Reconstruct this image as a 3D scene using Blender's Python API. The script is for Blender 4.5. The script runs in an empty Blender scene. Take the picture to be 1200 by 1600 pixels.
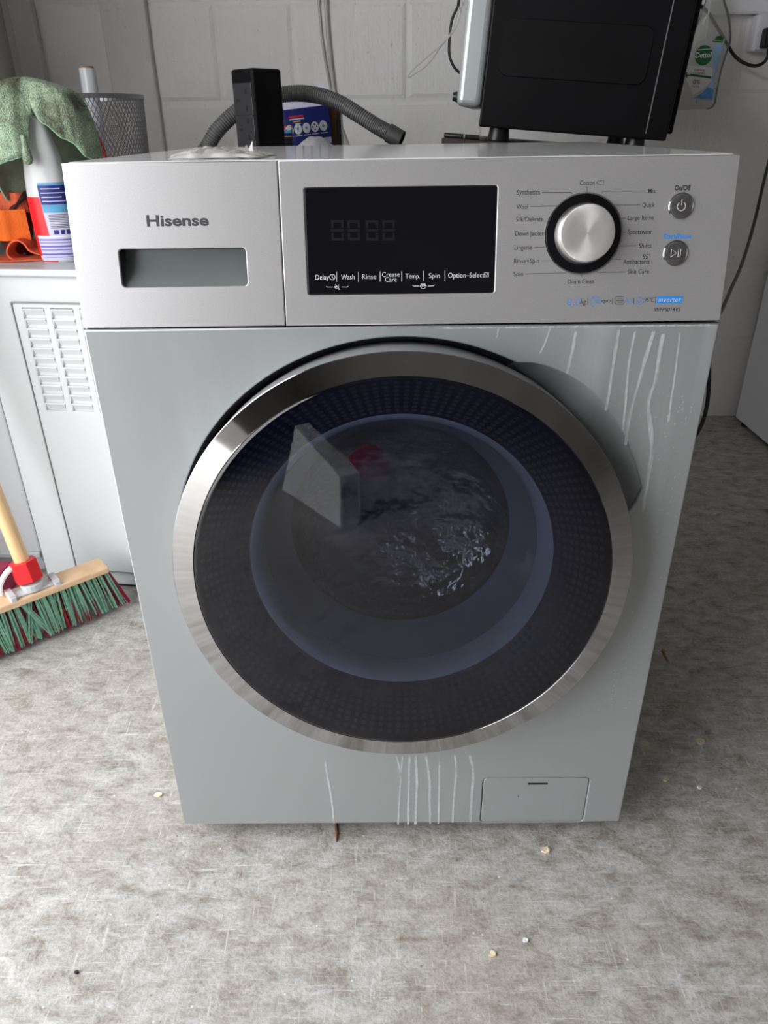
import bpy, bmesh, math, random
from math import sin, cos, pi, radians, sqrt, atan2
from mathutils import Vector, Matrix, noise
random.seed(7)
S = bpy.context.scene
COL = S.collection

# ------------------------------------------------------------------ camera
CAM = Vector((-.012, -.687, .875))
yaw, pitch, roll = radians(.492), radians(27.961), radians(-.78)
fw = Vector((-sin(yaw)*cos(pitch), cos(yaw)*cos(pitch), -sin(pitch)))
rt = Vector((cos(yaw), sin(yaw), 0)); up = rt.cross(fw)
r2 = cos(roll)*rt + sin(roll)*up; u2 = -sin(roll)*rt + cos(roll)*up
cd = bpy.data.cameras.new('camera'); cam = bpy.data.objects.new('camera', cd); COL.objects.link(cam)
cam.matrix_world = Matrix(((r2.x, u2.x, -fw.x, CAM.x), (r2.y, u2.y, -fw.y, CAM.y), (r2.z, u2.z, -fw.z, CAM.z), (0, 0, 0, 1)))
cd.sensor_fit = 'VERTICAL'; cd.sensor_height = 36; cd.lens = 1145.76*36/1600; cd.clip_start = .02
S.camera = cam
# ------------------------------------------------------------------ sky and exposure
w = bpy.data.worlds.new('overcast_sky'); S.world = w; w.use_nodes = True
wn = w.node_tree; wn.nodes.clear()
wo = wn.nodes.new('ShaderNodeOutputWorld'); bg = wn.nodes.new('ShaderNodeBackground')
tc = wn.nodes.new('ShaderNodeTexCoord'); sx = wn.nodes.new('ShaderNodeSeparateXYZ'); rp = wn.nodes.new('ShaderNodeValToRGB')
wn.links.new(tc.outputs['Generated'], sx.inputs[0]); wn.links.new(sx.outputs['Z'], rp.inputs[0])
rp.color_ramp.elements[0].position = 0; rp.color_ramp.elements[0].color = (.97, .98, 1.0, 1)
rp.color_ramp.elements[1].position = 1; rp.color_ramp.elements[1].color = (1.0, 1.0, 1.0, 1)
wn.links.new(rp.outputs[0], bg.inputs[0]); wn.links.new(bg.outputs[0], wo.inputs[0])
bg.inputs[1].default_value = 6.3
S.view_settings.view_transform = 'Standard'; S.view_settings.look = 'None'
S.view_settings.gamma = 1; S.view_settings.use_curve_mapping = False
S.view_settings.exposure = 0.0

# ------------------------------------------------------------------ helpers
WM = {}
def link(o, parent, M):
    COL.objects.link(o); M = M or Matrix(); WM[o.name] = M
    if parent:
        o.parent = parent; o.matrix_parent_inverse = WM[parent.name].inverted()
    o.matrix_basis = M
    return o
def info(o, label=None, cat=None, group=None, kind=None):
    for k, v in (('label', label), ('category', cat), ('group', group), ('kind', kind)):
        if v: o[k] = v
    return o
def thing(name, label, cat, loc=(0, 0, 0), group=None):
    o = bpy.data.objects.new(name, None); o.empty_display_size = .05
    link(o, None, Matrix.Translation(loc)); return info(o, label, cat, group)
def raw(name, V, F, mat, parent=None, smooth=False, M=None, sharp=None):
    me = bpy.data.meshes.new(name); me.from_pydata([tuple(v) for v in V], [], F); me.update()
    return fin(name, me, mat, parent, smooth, M, sharp)
def fin(name, me, mat, parent=None, smooth=False, M=None, sharp=None):
    mats = mat if isinstance(mat, (list, tuple)) else [mat]
    for m in mats: me.materials.append(m)
    if smooth: me.shade_smooth()
    if smooth and sharp is not None: me.set_sharp_from_angle(angle=radians(sharp))
    return link(bpy.data.objects.new(name, me), parent, M)
class G:
    """collects geometry for ONE mesh"""
    def __init__(s): s.V = []; s.F = []
    def add(s, V, F, M=None):
        b = len(s.V); s.V += [(M @ Vector(v)) if M else Vector(v) for v in V]; s.F += [tuple(i+b for i in f) for f in F]; return s
    def box(s, x0, x1, y0, y1, z0, z1, M=None):
        return s.add([(x0,y0,z0),(x1,y0,z0),(x1,y1,z0),(x0,y1,z0),(x0,y0,z1),(x1,y0,z1),(x1,y1,z1),(x0,y1,z1)],
                     [(3,2,1,0),(4,5,6,7),(0,1,5,4),(1,2,6,5),(2,3,7,6),(3,0,4,7)], M)
    def lathe(s, prof, n=48, M=None, close=False):
        V = []; F = []
        for r, h in prof:
            for i in range(n):
                a = 2*pi*i/n; V.append((r*cos(a), r*sin(a), h))
        m = len(prof)
        for j in range(m-1 if not close else m):
            k = (j+1) % m
            for i in range(n):
                i2 = (i+1) % n; F.append((j*n+i, j*n+i2, k*n+i2, k*n+i))
        return s.add(V, F, M)
    def disc(s, r, h, n=48, M=None, up=True):
        return s.add([(r*cos(2*pi*i/n), r*sin(2*pi*i/n), h) for i in range(n)], [tuple(range(n)) if up else tuple(range(n-1, -1, -1))], M)
    def tube(s, P, r, n=8, caps=True):
        P = [Vector(p) for p in P]; m = len(P); V = []; F = []; ref = None
        for i in range(m):
            t = (P[min(i+1, m-1)]-P[max(i-1, 0)]).normalized()
            if ref is None: ref = t.orthogonal()
            a = (ref - t*ref.dot(t)); a = a.normalized() if a.length > 1e-6 else t.orthogonal().normalized(); ref = a; b = t.cross(a)
            rr = r[i] if isinstance(r, (list, tuple)) else r
            for k in range(n):
                V.append(P[i] + rr*(cos(2*pi*k/n)*a + sin(2*pi*k/n)*b))
        for i in range(m-1):
            for k in range(n):
                k2 = (k+1) % n; F.append((i*n+k, i*n+k2, (i+1)*n+k2, (i+1)*n+k))
        if caps: F.append(tuple(range(n-1, -1, -1))); F.append(tuple((m-1)*n+k for k in range(n)))
        return s.add(V, F)
    def grid(s, fn, nu, nv, closed=False):
        V = [fn(i/(nu if closed else nu-1), j/(nv-1)) for j in range(nv) for i in range(nu)]; F = []
        for j in range(nv-1):
            for i in range(nu if closed else nu-1):
                i2 = (i+1) % nu; F.append((j*nu+i, j*nu+i2, (j+1)*nu+i2, (j+1)*nu+i))
        return s.add(V, F)
    def ribbon(s, P, wd, nrm):
        """flat ribbon along P of width wd lying in the plane with normal nrm"""
        P = [Vector(p) for p in P]; nrm = Vector(nrm); V = []; F = []
        for i, p in enumerate(P):
            t = (P[min(i+1, len(P)-1)]-P[max(i-1, 0)]).normalized(); sd = t.cross(nrm).normalized()
            ww = wd[i] if isinstance(wd, (list, tuple)) else wd
            V += [p-sd*ww/2, p+sd*ww/2]
        for i in range(len(P)-1): F.append((2*i, 2*i+1, 2*i+3, 2*i+2))
        return s.add(V, F)
    def obj(s, name, mat, parent=None, smooth=False, M=None, sharp=None, bevel=0, seg=2):
        me = bpy.data.meshes.new(name); me.from_pydata([tuple(v) for v in s.V], [], s.F); me.update()
        if bevel:
            bm = bmesh.new(); bm.from_mesh(me)
            bmesh.ops.recalc_face_normals(bm, faces=bm.faces)
            ed = [e for e in bm.edges if len(e.link_faces) == 2 and e.calc_face_angle(0) > radians(35)]
            bmesh.ops.bevel(bm, geom=ed, offset=bevel, segments=seg, affect='EDGES', profile=.5)
            bm.to_mesh(me); bm.free()
        return fin(name, me, mat, parent, smooth, M, sharp)
def spline(P, n=8):
    P = [Vector(p) for p in P]; Q = [2*P[0]-P[1]] + P + [2*P[-1]-P[-2]]; out = []
    for i in range(1, len(Q)-2):
        a, b, c, d = Q[i-1:i+3]
        for k in range(n):
            t = k/n; out.append(.5*((2*b)+(c-a)*t+(2*a-5*b+4*c-d)*t*t+(3*b-a-3*c+d)*t**3))
    return out+[P[-1]]
def rrect(x0, x1, y0, y1, r, n=5):
    out = []
    for cx, cy, a0 in ((x1-r, y1-r, 0), (x0+r, y1-r, 90), (x0+r, y0+r, 180), (x1-r, y0+r, 270)):
        for k in range(n+1):
            a = radians(a0+90*k/n); out.append((cx+r*cos(a), cy+r*sin(a)))
    return out
def plate(name, loops, depth, mat, parent=None, M=None, bevel=0, smooth=False):
    """flat plate with holes (first loop is the outline) in local XY; front face at z=0, body behind it"""
    cu = bpy.data.curves.new(name, 'CURVE'); cu.dimensions = '2D'; cu.fill_mode = 'BOTH'; cu.extrude = depth/2-bevel; cu.bevel_depth = bevel; cu.bevel_resolution = 1
    if bevel: cu.offset = -bevel
    for L in loops:
        sp = cu.splines.new('POLY'); sp.points.add(len(L)-1); sp.use_cyclic_u = True
        for p, q in zip(sp.points, L): p.co = (q[0], q[1], 0, 1)
    tmp = bpy.data.objects.new('tmp', cu); me = bpy.data.meshes.new_from_object(tmp)
    bpy.data.objects.remove(tmp); bpy.data.curves.remove(cu); me.name = name; me.materials.clear()
    me.transform(Matrix.Translation((0, 0, -depth/2)))
    return fin(name, me, mat, parent, smooth, M, 40 if smooth else None)
TM = {}
def text_mesh(t, u0, u1, v, cap, bold=0, shear=0, thick=.00012):
    """lettering fitted to the width u0..u1 with cap height cap, centred on height v (local XY)"""
    cu = bpy.data.curves.new('t', 'FONT'); cu.body = t; cu.size = 1; cu.offset = bold; cu.extrude = .004; cu.shear = shear; cu.resolution_u = 3
    tmp = bpy.data.objects.new('tmp', cu); me = bpy.data.meshes.new_from_object(tmp)
    bpy.data.objects.remove(tmp); bpy.data.curves.remove(cu); me.materials.clear()
    xs = [q.co.x for q in me.vertices]; x0, x1 = min(xs), max(xs)
    sx_ = (u1-u0)/(x1-x0); sy_ = cap/.715
    for q in me.vertices:
        q.co = Vector((u0+(q.co.x-x0)*sx_, v-cap/2+q.co.y*sy_, (q.co.z+.004)/.008*thick))
    me.name = 'lettering'
    return me
def text(name, t, u0, u1, v, cap, mat, parent, M, **k):
    return fin(name, text_mesh(t, u0, u1, v, cap, **k), mat, parent, False, M)

# ------------------------------------------------------------------ materials
def mat(name, col, rough=.5, metal=0, spec=.5, var=0, vscale=8, bump=0, bscale=200, coat=0, aniso=0, detail=4, trans=0, ior=1.45, col2=None, stretch=None, sheen=0):
    m = bpy.data.materials.new(name); m.use_nodes = True; nt = m.node_tree; p = nt.nodes['Principled BSDF']
    p.inputs['Base Color'].default_value = (*col, 1); p.inputs['Roughness'].default_value = rough; p.inputs['Metallic'].default_value = metal
    p.inputs['Specular IOR Level'].default_value = spec; p.inputs['Coat Weight'].default_value = coat; p.inputs['Coat Roughness'].default_value = .08
    p.inputs['Anisotropic'].default_value = aniso; p.inputs['Transmission Weight'].default_value = trans; p.inputs['IOR'].default_value = ior
    p.inputs['Sheen Weight'].default_value = sheen
    t = nt.nodes.new('ShaderNodeTexCoord'); src = t.outputs['Object']
    if stretch:
        mp = nt.nodes.new('ShaderNodeMapping'); mp.inputs['Scale'].default_value = stretch; nt.links.new(src, mp.inputs[0]); src = mp.outputs[0]
    if var:
        n = nt.nodes.new('ShaderNodeTexNoise'); n.inputs['Scale'].default_value = vscale; n.inputs['Detail'].default_value = detail; nt.links.new(src, n.inputs['Vector'])
        r = nt.nodes.new('ShaderNodeValToRGB'); r.color_ramp.elements[0].position = .3; r.color_ramp.elements[1].position = .7
        a = col2 or tuple(c*(1-var) for c in col); b = col if col2 else tuple(min(1, c*(1+var)) for c in col)
        r.color_ramp.elements[0].color = (*a, 1); r.color_ramp.elements[1].color = (*b, 1)
        nt.links.new(n.outputs['Fac'], r.inputs[0]); nt.links.new(r.outputs[0], p.inputs['Base Color'])
    if bump:
        n2 = nt.nodes.new('ShaderNodeTexNoise'); n2.inputs['Scale'].default_value = bscale; n2.inputs['Detail'].default_value = 3; nt.links.new(src, n2.inputs['Vector'])
        b = nt.nodes.new('ShaderNodeBump'); b.inputs['Strength'].default_value = bump; b.inputs['Distance'].default_value = .002
        nt.links.new(n2.outputs['Fac'], b.inputs['Height']); nt.links.new(b.outputs[0], p.inputs['Normal'])
    return m
class NT:
    def __init__(s, m): s.nt = m.node_tree; s.p = s.nt.nodes['Principled BSDF']
    def n(s, t, **k):
        q = s.nt.nodes.new(t)
        for a, b in k.items(): setattr(q, a, b)
        return q
    def l(s, a, b): s.nt.links.new(a, b)
    def noise(s, vec, scale, detail=4, rough=.55, dist=0):
        q = s.n('ShaderNodeTexNoise'); q.inputs['Scale'].default_value = scale; q.inputs['Detail'].default_value = detail
        q.inputs['Roughness'].default_value = rough; q.inputs['Distortion'].default_value = dist; s.l(vec, q.inputs['Vector']); return q.outputs['Fac']
    def ramp(s, fac, st):
        q = s.n('ShaderNodeValToRGB'); e = q.color_ramp.elements
        while len(e) < len(st): e.new(.5)
        for el, (ps, c) in zip(e, st): el.position = ps; el.color = (*c, 1) if len(c) == 3 else c
        s.l(fac, q.inputs[0]); return q.outputs[0]
    def mix(s, fac, a, b, mode='MIX'):
        q = s.n('ShaderNodeMix', data_type='RGBA', blend_type=mode)
        for v, i in ((fac, 0), (a, 6), (b, 7)):
            if hasattr(v, 'links'): s.l(v, q.inputs[i])
            else: q.inputs[i].default_value = v if i == 0 else (*v, 1)
        return q.outputs[2]
    def math(s, op, a, b=0):
        q = s.n('ShaderNodeMath', operation=op)
        for v, i in ((a, 0), (b, 1)):
            if hasattr(v, 'links'): s.l(v, q.inputs[i])
            else: q.inputs[i].default_value = v
        return q.outputs[0]
    def mapping(s, vec, scale, rot=(0, 0, 0)):
        q = s.n('ShaderNodeMapping'); q.inputs['Scale'].default_value = scale; q.inputs['Rotation'].default_value = rot; s.l(vec, q.inputs[0]); return q.outputs[0]
    def obj(s): return s.n('ShaderNodeTexCoord').outputs['Object']
    def bump(s, h, st, d=.002):
        b = s.n('ShaderNodeBump'); b.inputs['Strength'].default_value = st; b.inputs['Distance'].default_value = d; s.l(h, b.inputs['Height']); s.l(b.outputs[0], s.p.inputs['Normal'])
W3 = (1, 1, 1); K3 = (0, 0, 0)
def floor_material():
    m = mat('worn_painted_concrete', (.5, .49, .47), .55); t = NT(m); v = t.obj()
    big = t.noise(v, 2.6, 5, .6, .4); mid = t.noise(t.mapping(v, (1, 1.7, 1), (0, 0, .6)), 24, 10, .72, .5); fine = t.noise(v, 190, 5, .7); 
    c = t.ramp(mid, ((.33, (.22, .19, .16)), (.43, (.345, .325, .30)), (.52, (.43, .418, .40)), (.64, (.535, .527, .51))))
    c = t.mix(t.math('MULTIPLY', t.ramp(big, ((.48, K3), (.66, W3))), .45), c, (.33, .285, .24))
    sp = t.ramp(fine, ((.33, (.74, .73, .71)), (.5, (1, 1, 1)), (.68, (1.14, 1.14, 1.14))))
    c = t.mix(1.0, c, sp, 'MULTIPLY')
    # scratches in two directions
    for sc, rot, lim in (((14, 210, 1), .9, .67), ((190, 12, 1), .2, .68), ((13, 240, 1), -.75, .66), ((280, 22, 1), -.35, .66), ((20, 300, 1), .35, .66)):
        q = t.noise(t.mapping(v, sc, (0, 0, rot)), 1.0, 3, .6, .3); k = t.ramp(q, ((lim-.03, K3), (lim+.03, W3)))
        c = t.mix(t.math('MULTIPLY', k, .42), c, (.72, .715, .70))
    q = t.noise(t.mapping(v, (4, 110, 1), (0, 0, .15)), 1.0, 3, .6, .5); c = t.mix(t.math('MULTIPLY', t.ramp(q, ((.69, K3), (.74, W3))), .55), c, (.2, .19, .18))
    # stray paint spots and pits
    vo = t.n('ShaderNodeTexVoronoi'); vo.inputs['Scale'].default_value = 34; t.l(v, vo.inputs['Vector'])
    k = t.ramp(vo.outputs['Distance'], ((.035, W3), (.06, K3))); c = t.mix(t.math('MULTIPLY', k, .8), c, (.78, .77, .74))
    vo2 = t.n('ShaderNodeTexVoronoi'); vo2.inputs['Scale'].default_value = 27; vo2.inputs['Randomness'].default_value = 1; t.l(t.mapping(v, (1, 1, 1), (0, 0, 1)), vo2.inputs['Vector'])
    k = t.ramp(vo2.outputs['Distance'], ((.03, W3), (.055, K3))); c = t.mix(t.math('MULTIPLY', k, .7), c, (.16, .14, .12))
    t.l(c, t.p.inputs['Base Color'])
    h = t.math('ADD', t.math('MULTIPLY', mid, .8), t.math('MULTIPLY', fine, .5)); t.bump(h, .8, .003)
    t.l(t.ramp(mid, ((.35, (.7, .7, .7)), (.65, (.42, .42, .42)))), t.p.inputs['Roughness'])
    return m
def wall_material(name, a, b):
    m = mat(name, a, .6); t = NT(m); v = t.obj()
    c = t.mix(t.ramp(t.noise(v, 4, 5, .6), ((.35, K3), (.65, W3))), a, b)
    c = t.mix(t.math('MULTIPLY', t.ramp(t.noise(v, 60, 3, .6), ((.68, K3), (.74, W3))), .5), c, (.45, .42, .4))
    t.l(c, t.p.inputs['Base Color'])
    h = t.math('ADD', t.noise(t.mapping(v, (60, 60, 9)), 1, 4, .6), t.math('MULTIPLY', t.noise(v, 28, 4, .65), 1.2)); t.bump(h, .45, .005)
    return m
def body_material():
    m = mat('silver_grey_enamel', (.345, .362, .368), .34, .25, coat=.15); t = NT(m); v = t.n('ShaderNodeNewGeometry').outputs['Position']
    st = t.noise(t.mapping(v, (26, 1, 2.2)), 1, 5, .6, .5); bl = t.noise(v, 7, 3, .5)
    sep = t.n('ShaderNodeSeparateXYZ'); t.l(v, sep.inputs[0])
    k = t.math('MULTIPLY', t.ramp(st, ((.46, K3), (.66, W3))), t.ramp(bl, ((.35, K3), (.65, W3))))
    hi = t.ramp(sep.outputs['Z'], ((.40, (.12,)*3), (.60, W3)))
    # dried lime scale, thicker in the upper right where the panel leaked
    rx = t.n('ShaderNodeMapRange'); rx.inputs['From Min'].default_value = -.05; rx.inputs['From Max'].default_value = .2; t.l(sep.outputs['X'], rx.inputs['Value'])
    k = t.math('MULTIPLY', k, t.math('MULTIPLY', hi, t.math('ADD', t.math('MULTIPLY', rx.outputs[0], .8), .15)))
    c = t.mix(t.math('MULTIPLY', k, .85), (.345, .362, .368), (.50, .54, .54))
    t.l(c, t.p.inputs['Base Color'])
    r = t.math('ADD', t.math('MULTIPLY', k, .25), .36); t.l(r, t.p.inputs['Roughness'])
    return m
def panel_material():
    m = mat('brushed_silver_panel', (.60, .59, .595), .36, .55); t = NT(m); v = t.obj()
    n1 = t.noise(v, 900, 2, .5); t.l(t.ramp(n1, ((.3, (.49, .485, .495)), (.7, (.55, .545, .555)))), t.p.inputs['Base Color'])
    return m
def tinted(name, tint, spec_ior=1.5, gloss_rough=.015, diff=None, diff_w=0, gloss_w=1.0, bump=0, scratches=False):
    """dark glass: see-through tint + fresnel reflection, optionally a little haze of its own"""
    m = bpy.data.materials.new(name); m.use_nodes = True; nt = m.node_tree; nt.nodes.remove(nt.nodes['Principled BSDF'])
    out = nt.nodes['Material Output']; tr = nt.nodes.new('ShaderNodeBsdfTransparent'); tr.inputs[0].default_value = (*tint, 1)
    gl = nt.nodes.new('ShaderNodeBsdfGlossy'); gl.inputs['Roughness'].default_value = gloss_rough; gl.inputs[0].default_value = (gloss_w,)*3+(1,)
    fr = nt.nodes.new('ShaderNodeFresnel'); fr.inputs[0].default_value = spec_ior
    mx = nt.nodes.new('ShaderNodeMixShader'); base = tr.outputs[0]
    if diff:
        df = nt.nodes.new('ShaderNodeBsdfDiffuse'); df.inputs[0].default_value = (*diff, 1); m2 = nt.nodes.new('ShaderNodeMixShader'); m2.inputs[0].default_value = diff_w
        nt.links.new(base, m2.inputs[1]); nt.links.new(df.outputs[0], m2.inputs[2]); base = m2.outputs[0]
    nt.links.new(fr.outputs[0], mx.inputs[0]); nt.links.new(base, mx.inputs[1]); nt.links.new(gl.outputs[0], mx.inputs[2]); nt.links.new(mx.outputs[0], out.inputs[0])
    if bump:
        tcn = nt.nodes.new('ShaderNodeTexCoord'); nz = nt.nodes.new('ShaderNodeTexNoise'); nz.inputs['Scale'].default_value = 14; nz.inputs['Detail'].default_value = 4
        bp = nt.nodes.new('ShaderNodeBump'); bp.inputs['Strength'].default_value = bump; bp.inputs['Distance'].default_value = .02
        nt.links.new(tcn.outputs['Object'], nz.inputs['Vector']); nt.links.new(nz.outputs['Fac'], bp.inputs['Height']); nt.links.new(bp.outputs[0], gl.inputs['Normal'])
    return m
def knob_material():
    m = mat('spun_aluminium', (.97, .965, .96), .38, .78, aniso=.8); t = NT(m)
    tg = t.n('ShaderNodeTangent', direction_type='RADIAL', axis='Z'); t.l(tg.outputs[0], t.p.inputs['Tangent'])
    return m

M_FLOOR = floor_material()
M_WALL = wall_material('painted_blockwork', (.88, .87, .86), (.83, .82, .81))
M_PIER = wall_material('grey_pier_paint', (.74, .72, .70), (.68, .665, .65))
M_CEIL = mat('ceiling_board', (.55, .54, .53), .8, var=.1, vscale=5)
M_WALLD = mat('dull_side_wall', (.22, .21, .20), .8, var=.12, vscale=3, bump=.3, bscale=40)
M_TRIM = mat('painted_timber', (.62, .61, .59), .5, var=.05, vscale=10)
M_BODY = body_material(); M_PANEL = panel_material()
M_LID = mat('glossy_white_lid', (.80, .81, .82), .13, 0, .5, coat=.3)
M_DARK = mat('black_plastic', (.012, .012, .013), .35, var=.2, vscale=30)
M_BLK = mat('matt_black_steel', (.005, .005, .006), .42, 0, .16, var=.25, vscale=14)
M_GLOSSK = mat('gloss_black_display', (.004, .004, .006), .06, 0, .5, var=.1, vscale=20)
M_INK = mat('dark_ink', (.045, .045, .05), .5, var=.05)
M_WINK = mat('white_ink', (.75, .76, .78), .5, var=.03)
M_BINK = mat('blue_ink', (.10, .30, .72), .45, var=.04)
M_BLOGO = mat('bright_blue_print', (.03, .28, .82), .4, var=.03)
M_SEG = mat('unlit_segment', (.009, .009, .012), .3, var=.05)
M_CHROME = mat('chrome', (.41, .41, .415), .05, 1, var=.06, vscale=20, bump=0)
M_KNOB = knob_material()
M_BTN = mat('button_metal', (.33, .33, .335), .28, .9, var=.08, vscale=60)
M_SKIRT = mat('door_skirt_silver', (.50, .53, .55), .25, .4, var=.03)
M_GAP = mat('dark_gap', (.01, .01, .011), .7, var=.1)
M_SCALE = mat('dried_limescale', (.60, .64, .65), .6, var=.12, vscale=160)
M_WHITE = mat('white_enamel', (.60, .62, .64), .3, 0, .5, var=.02, vscale=4)
def _scale_alpha():
    t = NT(M_SCALE); v = t.obj(); q = t.noise(t.mapping(v, (160, 9, 160)), 1, 4, .65)
    t.l(t.ramp(q, ((.30, (.40,)*3), (.62, (.85,)*3))), t.p.inputs['Alpha'])
_scale_alpha()
M_WHITE2 = mat('white_fridge_enamel', (.80, .81, .85), .35, var=.02, vscale=3)
M_WOOD = mat('varnished_pine', (.80, .56, .30), .4, var=.15, vscale=5, stretch=(40, 40, 2.5), col2=(.70, .46, .22))
M_BEECH = mat('pale_beech_block', (.80, .56, .36), .5, var=.12, vscale=30, stretch=(1, 1, 3), col2=(.68, .45, .27))
M_RED = mat('red_plastic', (.78, .012, .018), .35, var=.05)
M_GALV = mat('grey_clip_plastic', (.58, .60, .62), .4, var=.05)
M_GREEN = mat('green_bristle', (.17, .38, .25), .5, var=.3, vscale=60, col2=(.30, .54, .40))
M_MAROON = mat('maroon_bristle', (.26, .012, .03), .5, var=.3, vscale=60)
M_TABLE = mat('dark_table_top', (.022, .02, .019), .5, var=.2, vscale=10)
M_BOARD = mat('dark_brown_board', (.040, .034, .030), .4, var=.3, vscale=18, stretch=(1, 6, 6))
M_STEEL = mat('silver_front_paint', (.50, .55, .56), .32, .5, var=.03)
M_HOSE = mat('grey_corrugated_plastic', (.105, .105, .105), .45, var=.1)
M_WIRE = mat('white_wire_sheath', (.55, .54, .52), .45, var=.06)
M_PVC = mat('white_pvc', (.74, .74, .77), .35, var=.02)
M_MESH = mat('silver_wire', (.33, .33, .34), .35, .8, var=.1)
M_FILM = mat('cling_film', (.74, .76, .80), .18, 0, .6, var=.08, vscale=3, stretch=(20, 20, 1))
M_CORE = mat('cardboard_core', (.36, .22, .12), .8, var=.15)
M_BOT = mat('milky_plastic', (.62, .63, .64), .25, var=.03)
M_LBLUE = mat('navy_label', (.012, .02, .20), .4, var=.1)
M_LMID = mat('light_blue_label', (.11, .36, .60), .4, var=.12, vscale=60)
M_LLAV = mat('lavender_label', (.60, .58, .74), .4, var=.05)
M_LVIO = mat('violet_stripe', (.16, .13, .52), .4, var=.05)
M_ORANGE = mat('orange_webbing', (.85, .16, .012), .7, var=.15, vscale=20, bump=.5, bscale=300)
M_CORAL = mat('coral_webbing', (.72, .13, .055), .8, var=.2, vscale=40, bump=.6, bscale=350)
M_RUST = mat('rust_cloth', (.11, .012, .005), .9, var=.3, vscale=15)
M_CARD = mat('brown_card', (.16, .075, .035), .8, var=.15)
M_BOXB = mat('blue_carton_print', (.012, .018, .17), .35, var=.15, vscale=9)
M_PAPER = mat('lilac_paper', (.66, .66, .82), .7, var=.04)
M_GREYC = mat('grey_crumpled_plastic', (.36, .36, .38), .4, var=.2, vscale=12)
M_PINK = mat('pink_print', (.50, .045, .12), .5, var=.25, vscale=26, stretch=(1, 1, 3))
M_BRASS = mat('brass', (.45, .28, .07), .35, .9, var=.1)
M_FLAKE = mat('paint_flake', (.62, .55, .44), .7, var=.15, vscale=80)
M_GREYB = mat('pale_grey_carton', (.86, .86, .87), .6, var=.04)
M_DETG = mat('deep_green_print', (.005, .12, .03), .4, var=.05)
M_DETB = mat('pale_blue_print', (.30, .46, .72), .4, var=.25, vscale=20)
M_RIBW = mat('navy_door_ring', (.016, .020, .07), .4, var=.1)
M_DOT = mat('navy_dot', (.085, .095, .16), .35, var=.05)
M_GLASS = tinted('tinted_door_glass', (.58, .60, .70))
M_BOWL = tinted('door_bowl_glass', (.70, .72, .78), 1.85, .05, (.18, .22, .32), .2, 1.0, .7)
M_LIP = mat('bowl_lip_blue_sheen', (.60, .68, .84), .08, 0, 1.0, var=.1, vscale=12)  # pale blue stands in for light reflected on the curved bowl
M_DRUM = mat('stainless_drum', (.42, .42, .44), .28, .95, var=.15, vscale=10)
M_GASK = mat('grey_rubber_gasket', (.09, .09, .10), .55, var=.2)
M_REDC = mat('red_garment', (.85, .01, .03), .9, var=.3, vscale=30)
M_CLEAR = tinted('clear_bottle_plastic', (.88, .885, .88), 1.35, .08, (.62, .62, .60), .22, .8, .15)
M_BAGM = tinted('thin_poly_bag', (.85, .85, .84), 1.3, .2, (.74, .72, .70), .62, .7, .2)
def cloth_material(name, a, b, c2):
    m = mat(name, a, .95); t = NT(m); v = t.obj()
    n1 = t.noise(v, 11, 4, .6, .4); n2 = t.noise(v, 420, 2, .6)
    c = t.mix(t.ramp(n1, ((.40, K3), (.58, W3))), a, b)
    c = t.mix(1.0, c, t.ramp(n2, ((.35, (.62, .62, .62)), (.65, (1.35, 1.35, 1.35)))), 'MULTIPLY')
    t.l(c, t.p.inputs['Base Color']); t.bump(n2, 1.0, .004); return m
M_CLOTH = cloth_material('green_microfibre', (.44, .58, .41), (.13, .145, .095), None)
M_CLOTHI = mat('green_cloth_underside', (.27, .31, .22), .95, var=.2, vscale=25, bump=.7, bscale=500)
M_HEM = mat('mint_hem', (.28, .56, .38), .9, var=.1, vscale=40)

# ------------------------------------------------------------------ the setting
def struct(o): o['kind'] = 'structure'; return o
fl = G(); fl.add([(-9, -11, 0), (9, -11, 0), (9, 1.72, 0), (-9, 1.72, 0)], [(0, 1, 2, 3)])
struct(fl.obj('floor', M_FLOOR))
YW = 1.619
wb = struct(G().box(-1.12, 2.42, YW+.0035, YW+.12, 0, 2.42).obj('wall_back', M_WALL))
def block(x0, x1, z0, z1):
    g = .004; c = .009; y0 = YW+random.uniform(-.0012, .0012); y1 = YW+.009
    o = [(x0+g, z0+g), (x1-g, z0+g), (x1-g, z1-g), (x0+g, z1-g)]; i = [(x0+g+c, z0+g+c), (x1-g-c, z0+g+c), (x1-g-c, z1-g-c), (x0+g+c, z1-g-c)]
    V = [(x, y1, z) for x, z in o]+[(x, y0+.003, z) for x, z in o]+[(x, y0, z) for x, z in i]; F = [(8, 9, 10, 11)]
    for k in range(4):
        n = (k+1) % 4; F += [(k, n, 4+n, 4+k), (4+k, 4+n, 8+n, 8+k)]
    raw('block', V, F, M_WALL, wb)
def course(z0, z1, xs):
    for a, b in zip(xs, xs[1:]): block(a, b, z0, z1)
course(.93, 1.155, [-1.10, -.93, -.46, -.256, .0465, .49, .936, 1.38, 1.90])
course(1.155, 1.38, [-1.10, -.72, -.26, .20, .66, 1.12, 1.58, 1.90])
for k, z in enumerate((.705, .48, .255)):
    course(z, z+.225, [-1.10, -.70, -.24, .26, .70, 1.15, 1.60, 1.90] if k % 2 == 0 else [-1.10, -.93, -.47, 0, .48, .93, 1.38, 1.90])
course(.03, .255, [-1.10, -.93, -.47, 0, .48, .93, 1.38, 1.90])
struct(G().box(-1.14, -1.012, .36, YW+.1, 0, 2.42).obj('wall_left', M_PIER))
struct(G().box(-1.14, -1.012, -1.85, .36, 2.05, 2.42).obj('trim_3', M_TRIM))
struct(G().box(-1.14, -1.012, -3.3, -1.85, 0, 2.42).obj('wall_left', M_WALLD))
struct(G().box(2.3, 2.42, -3.3, YW+.1, 0, 2.42).obj('wall_right', M_WALLD))
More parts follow.
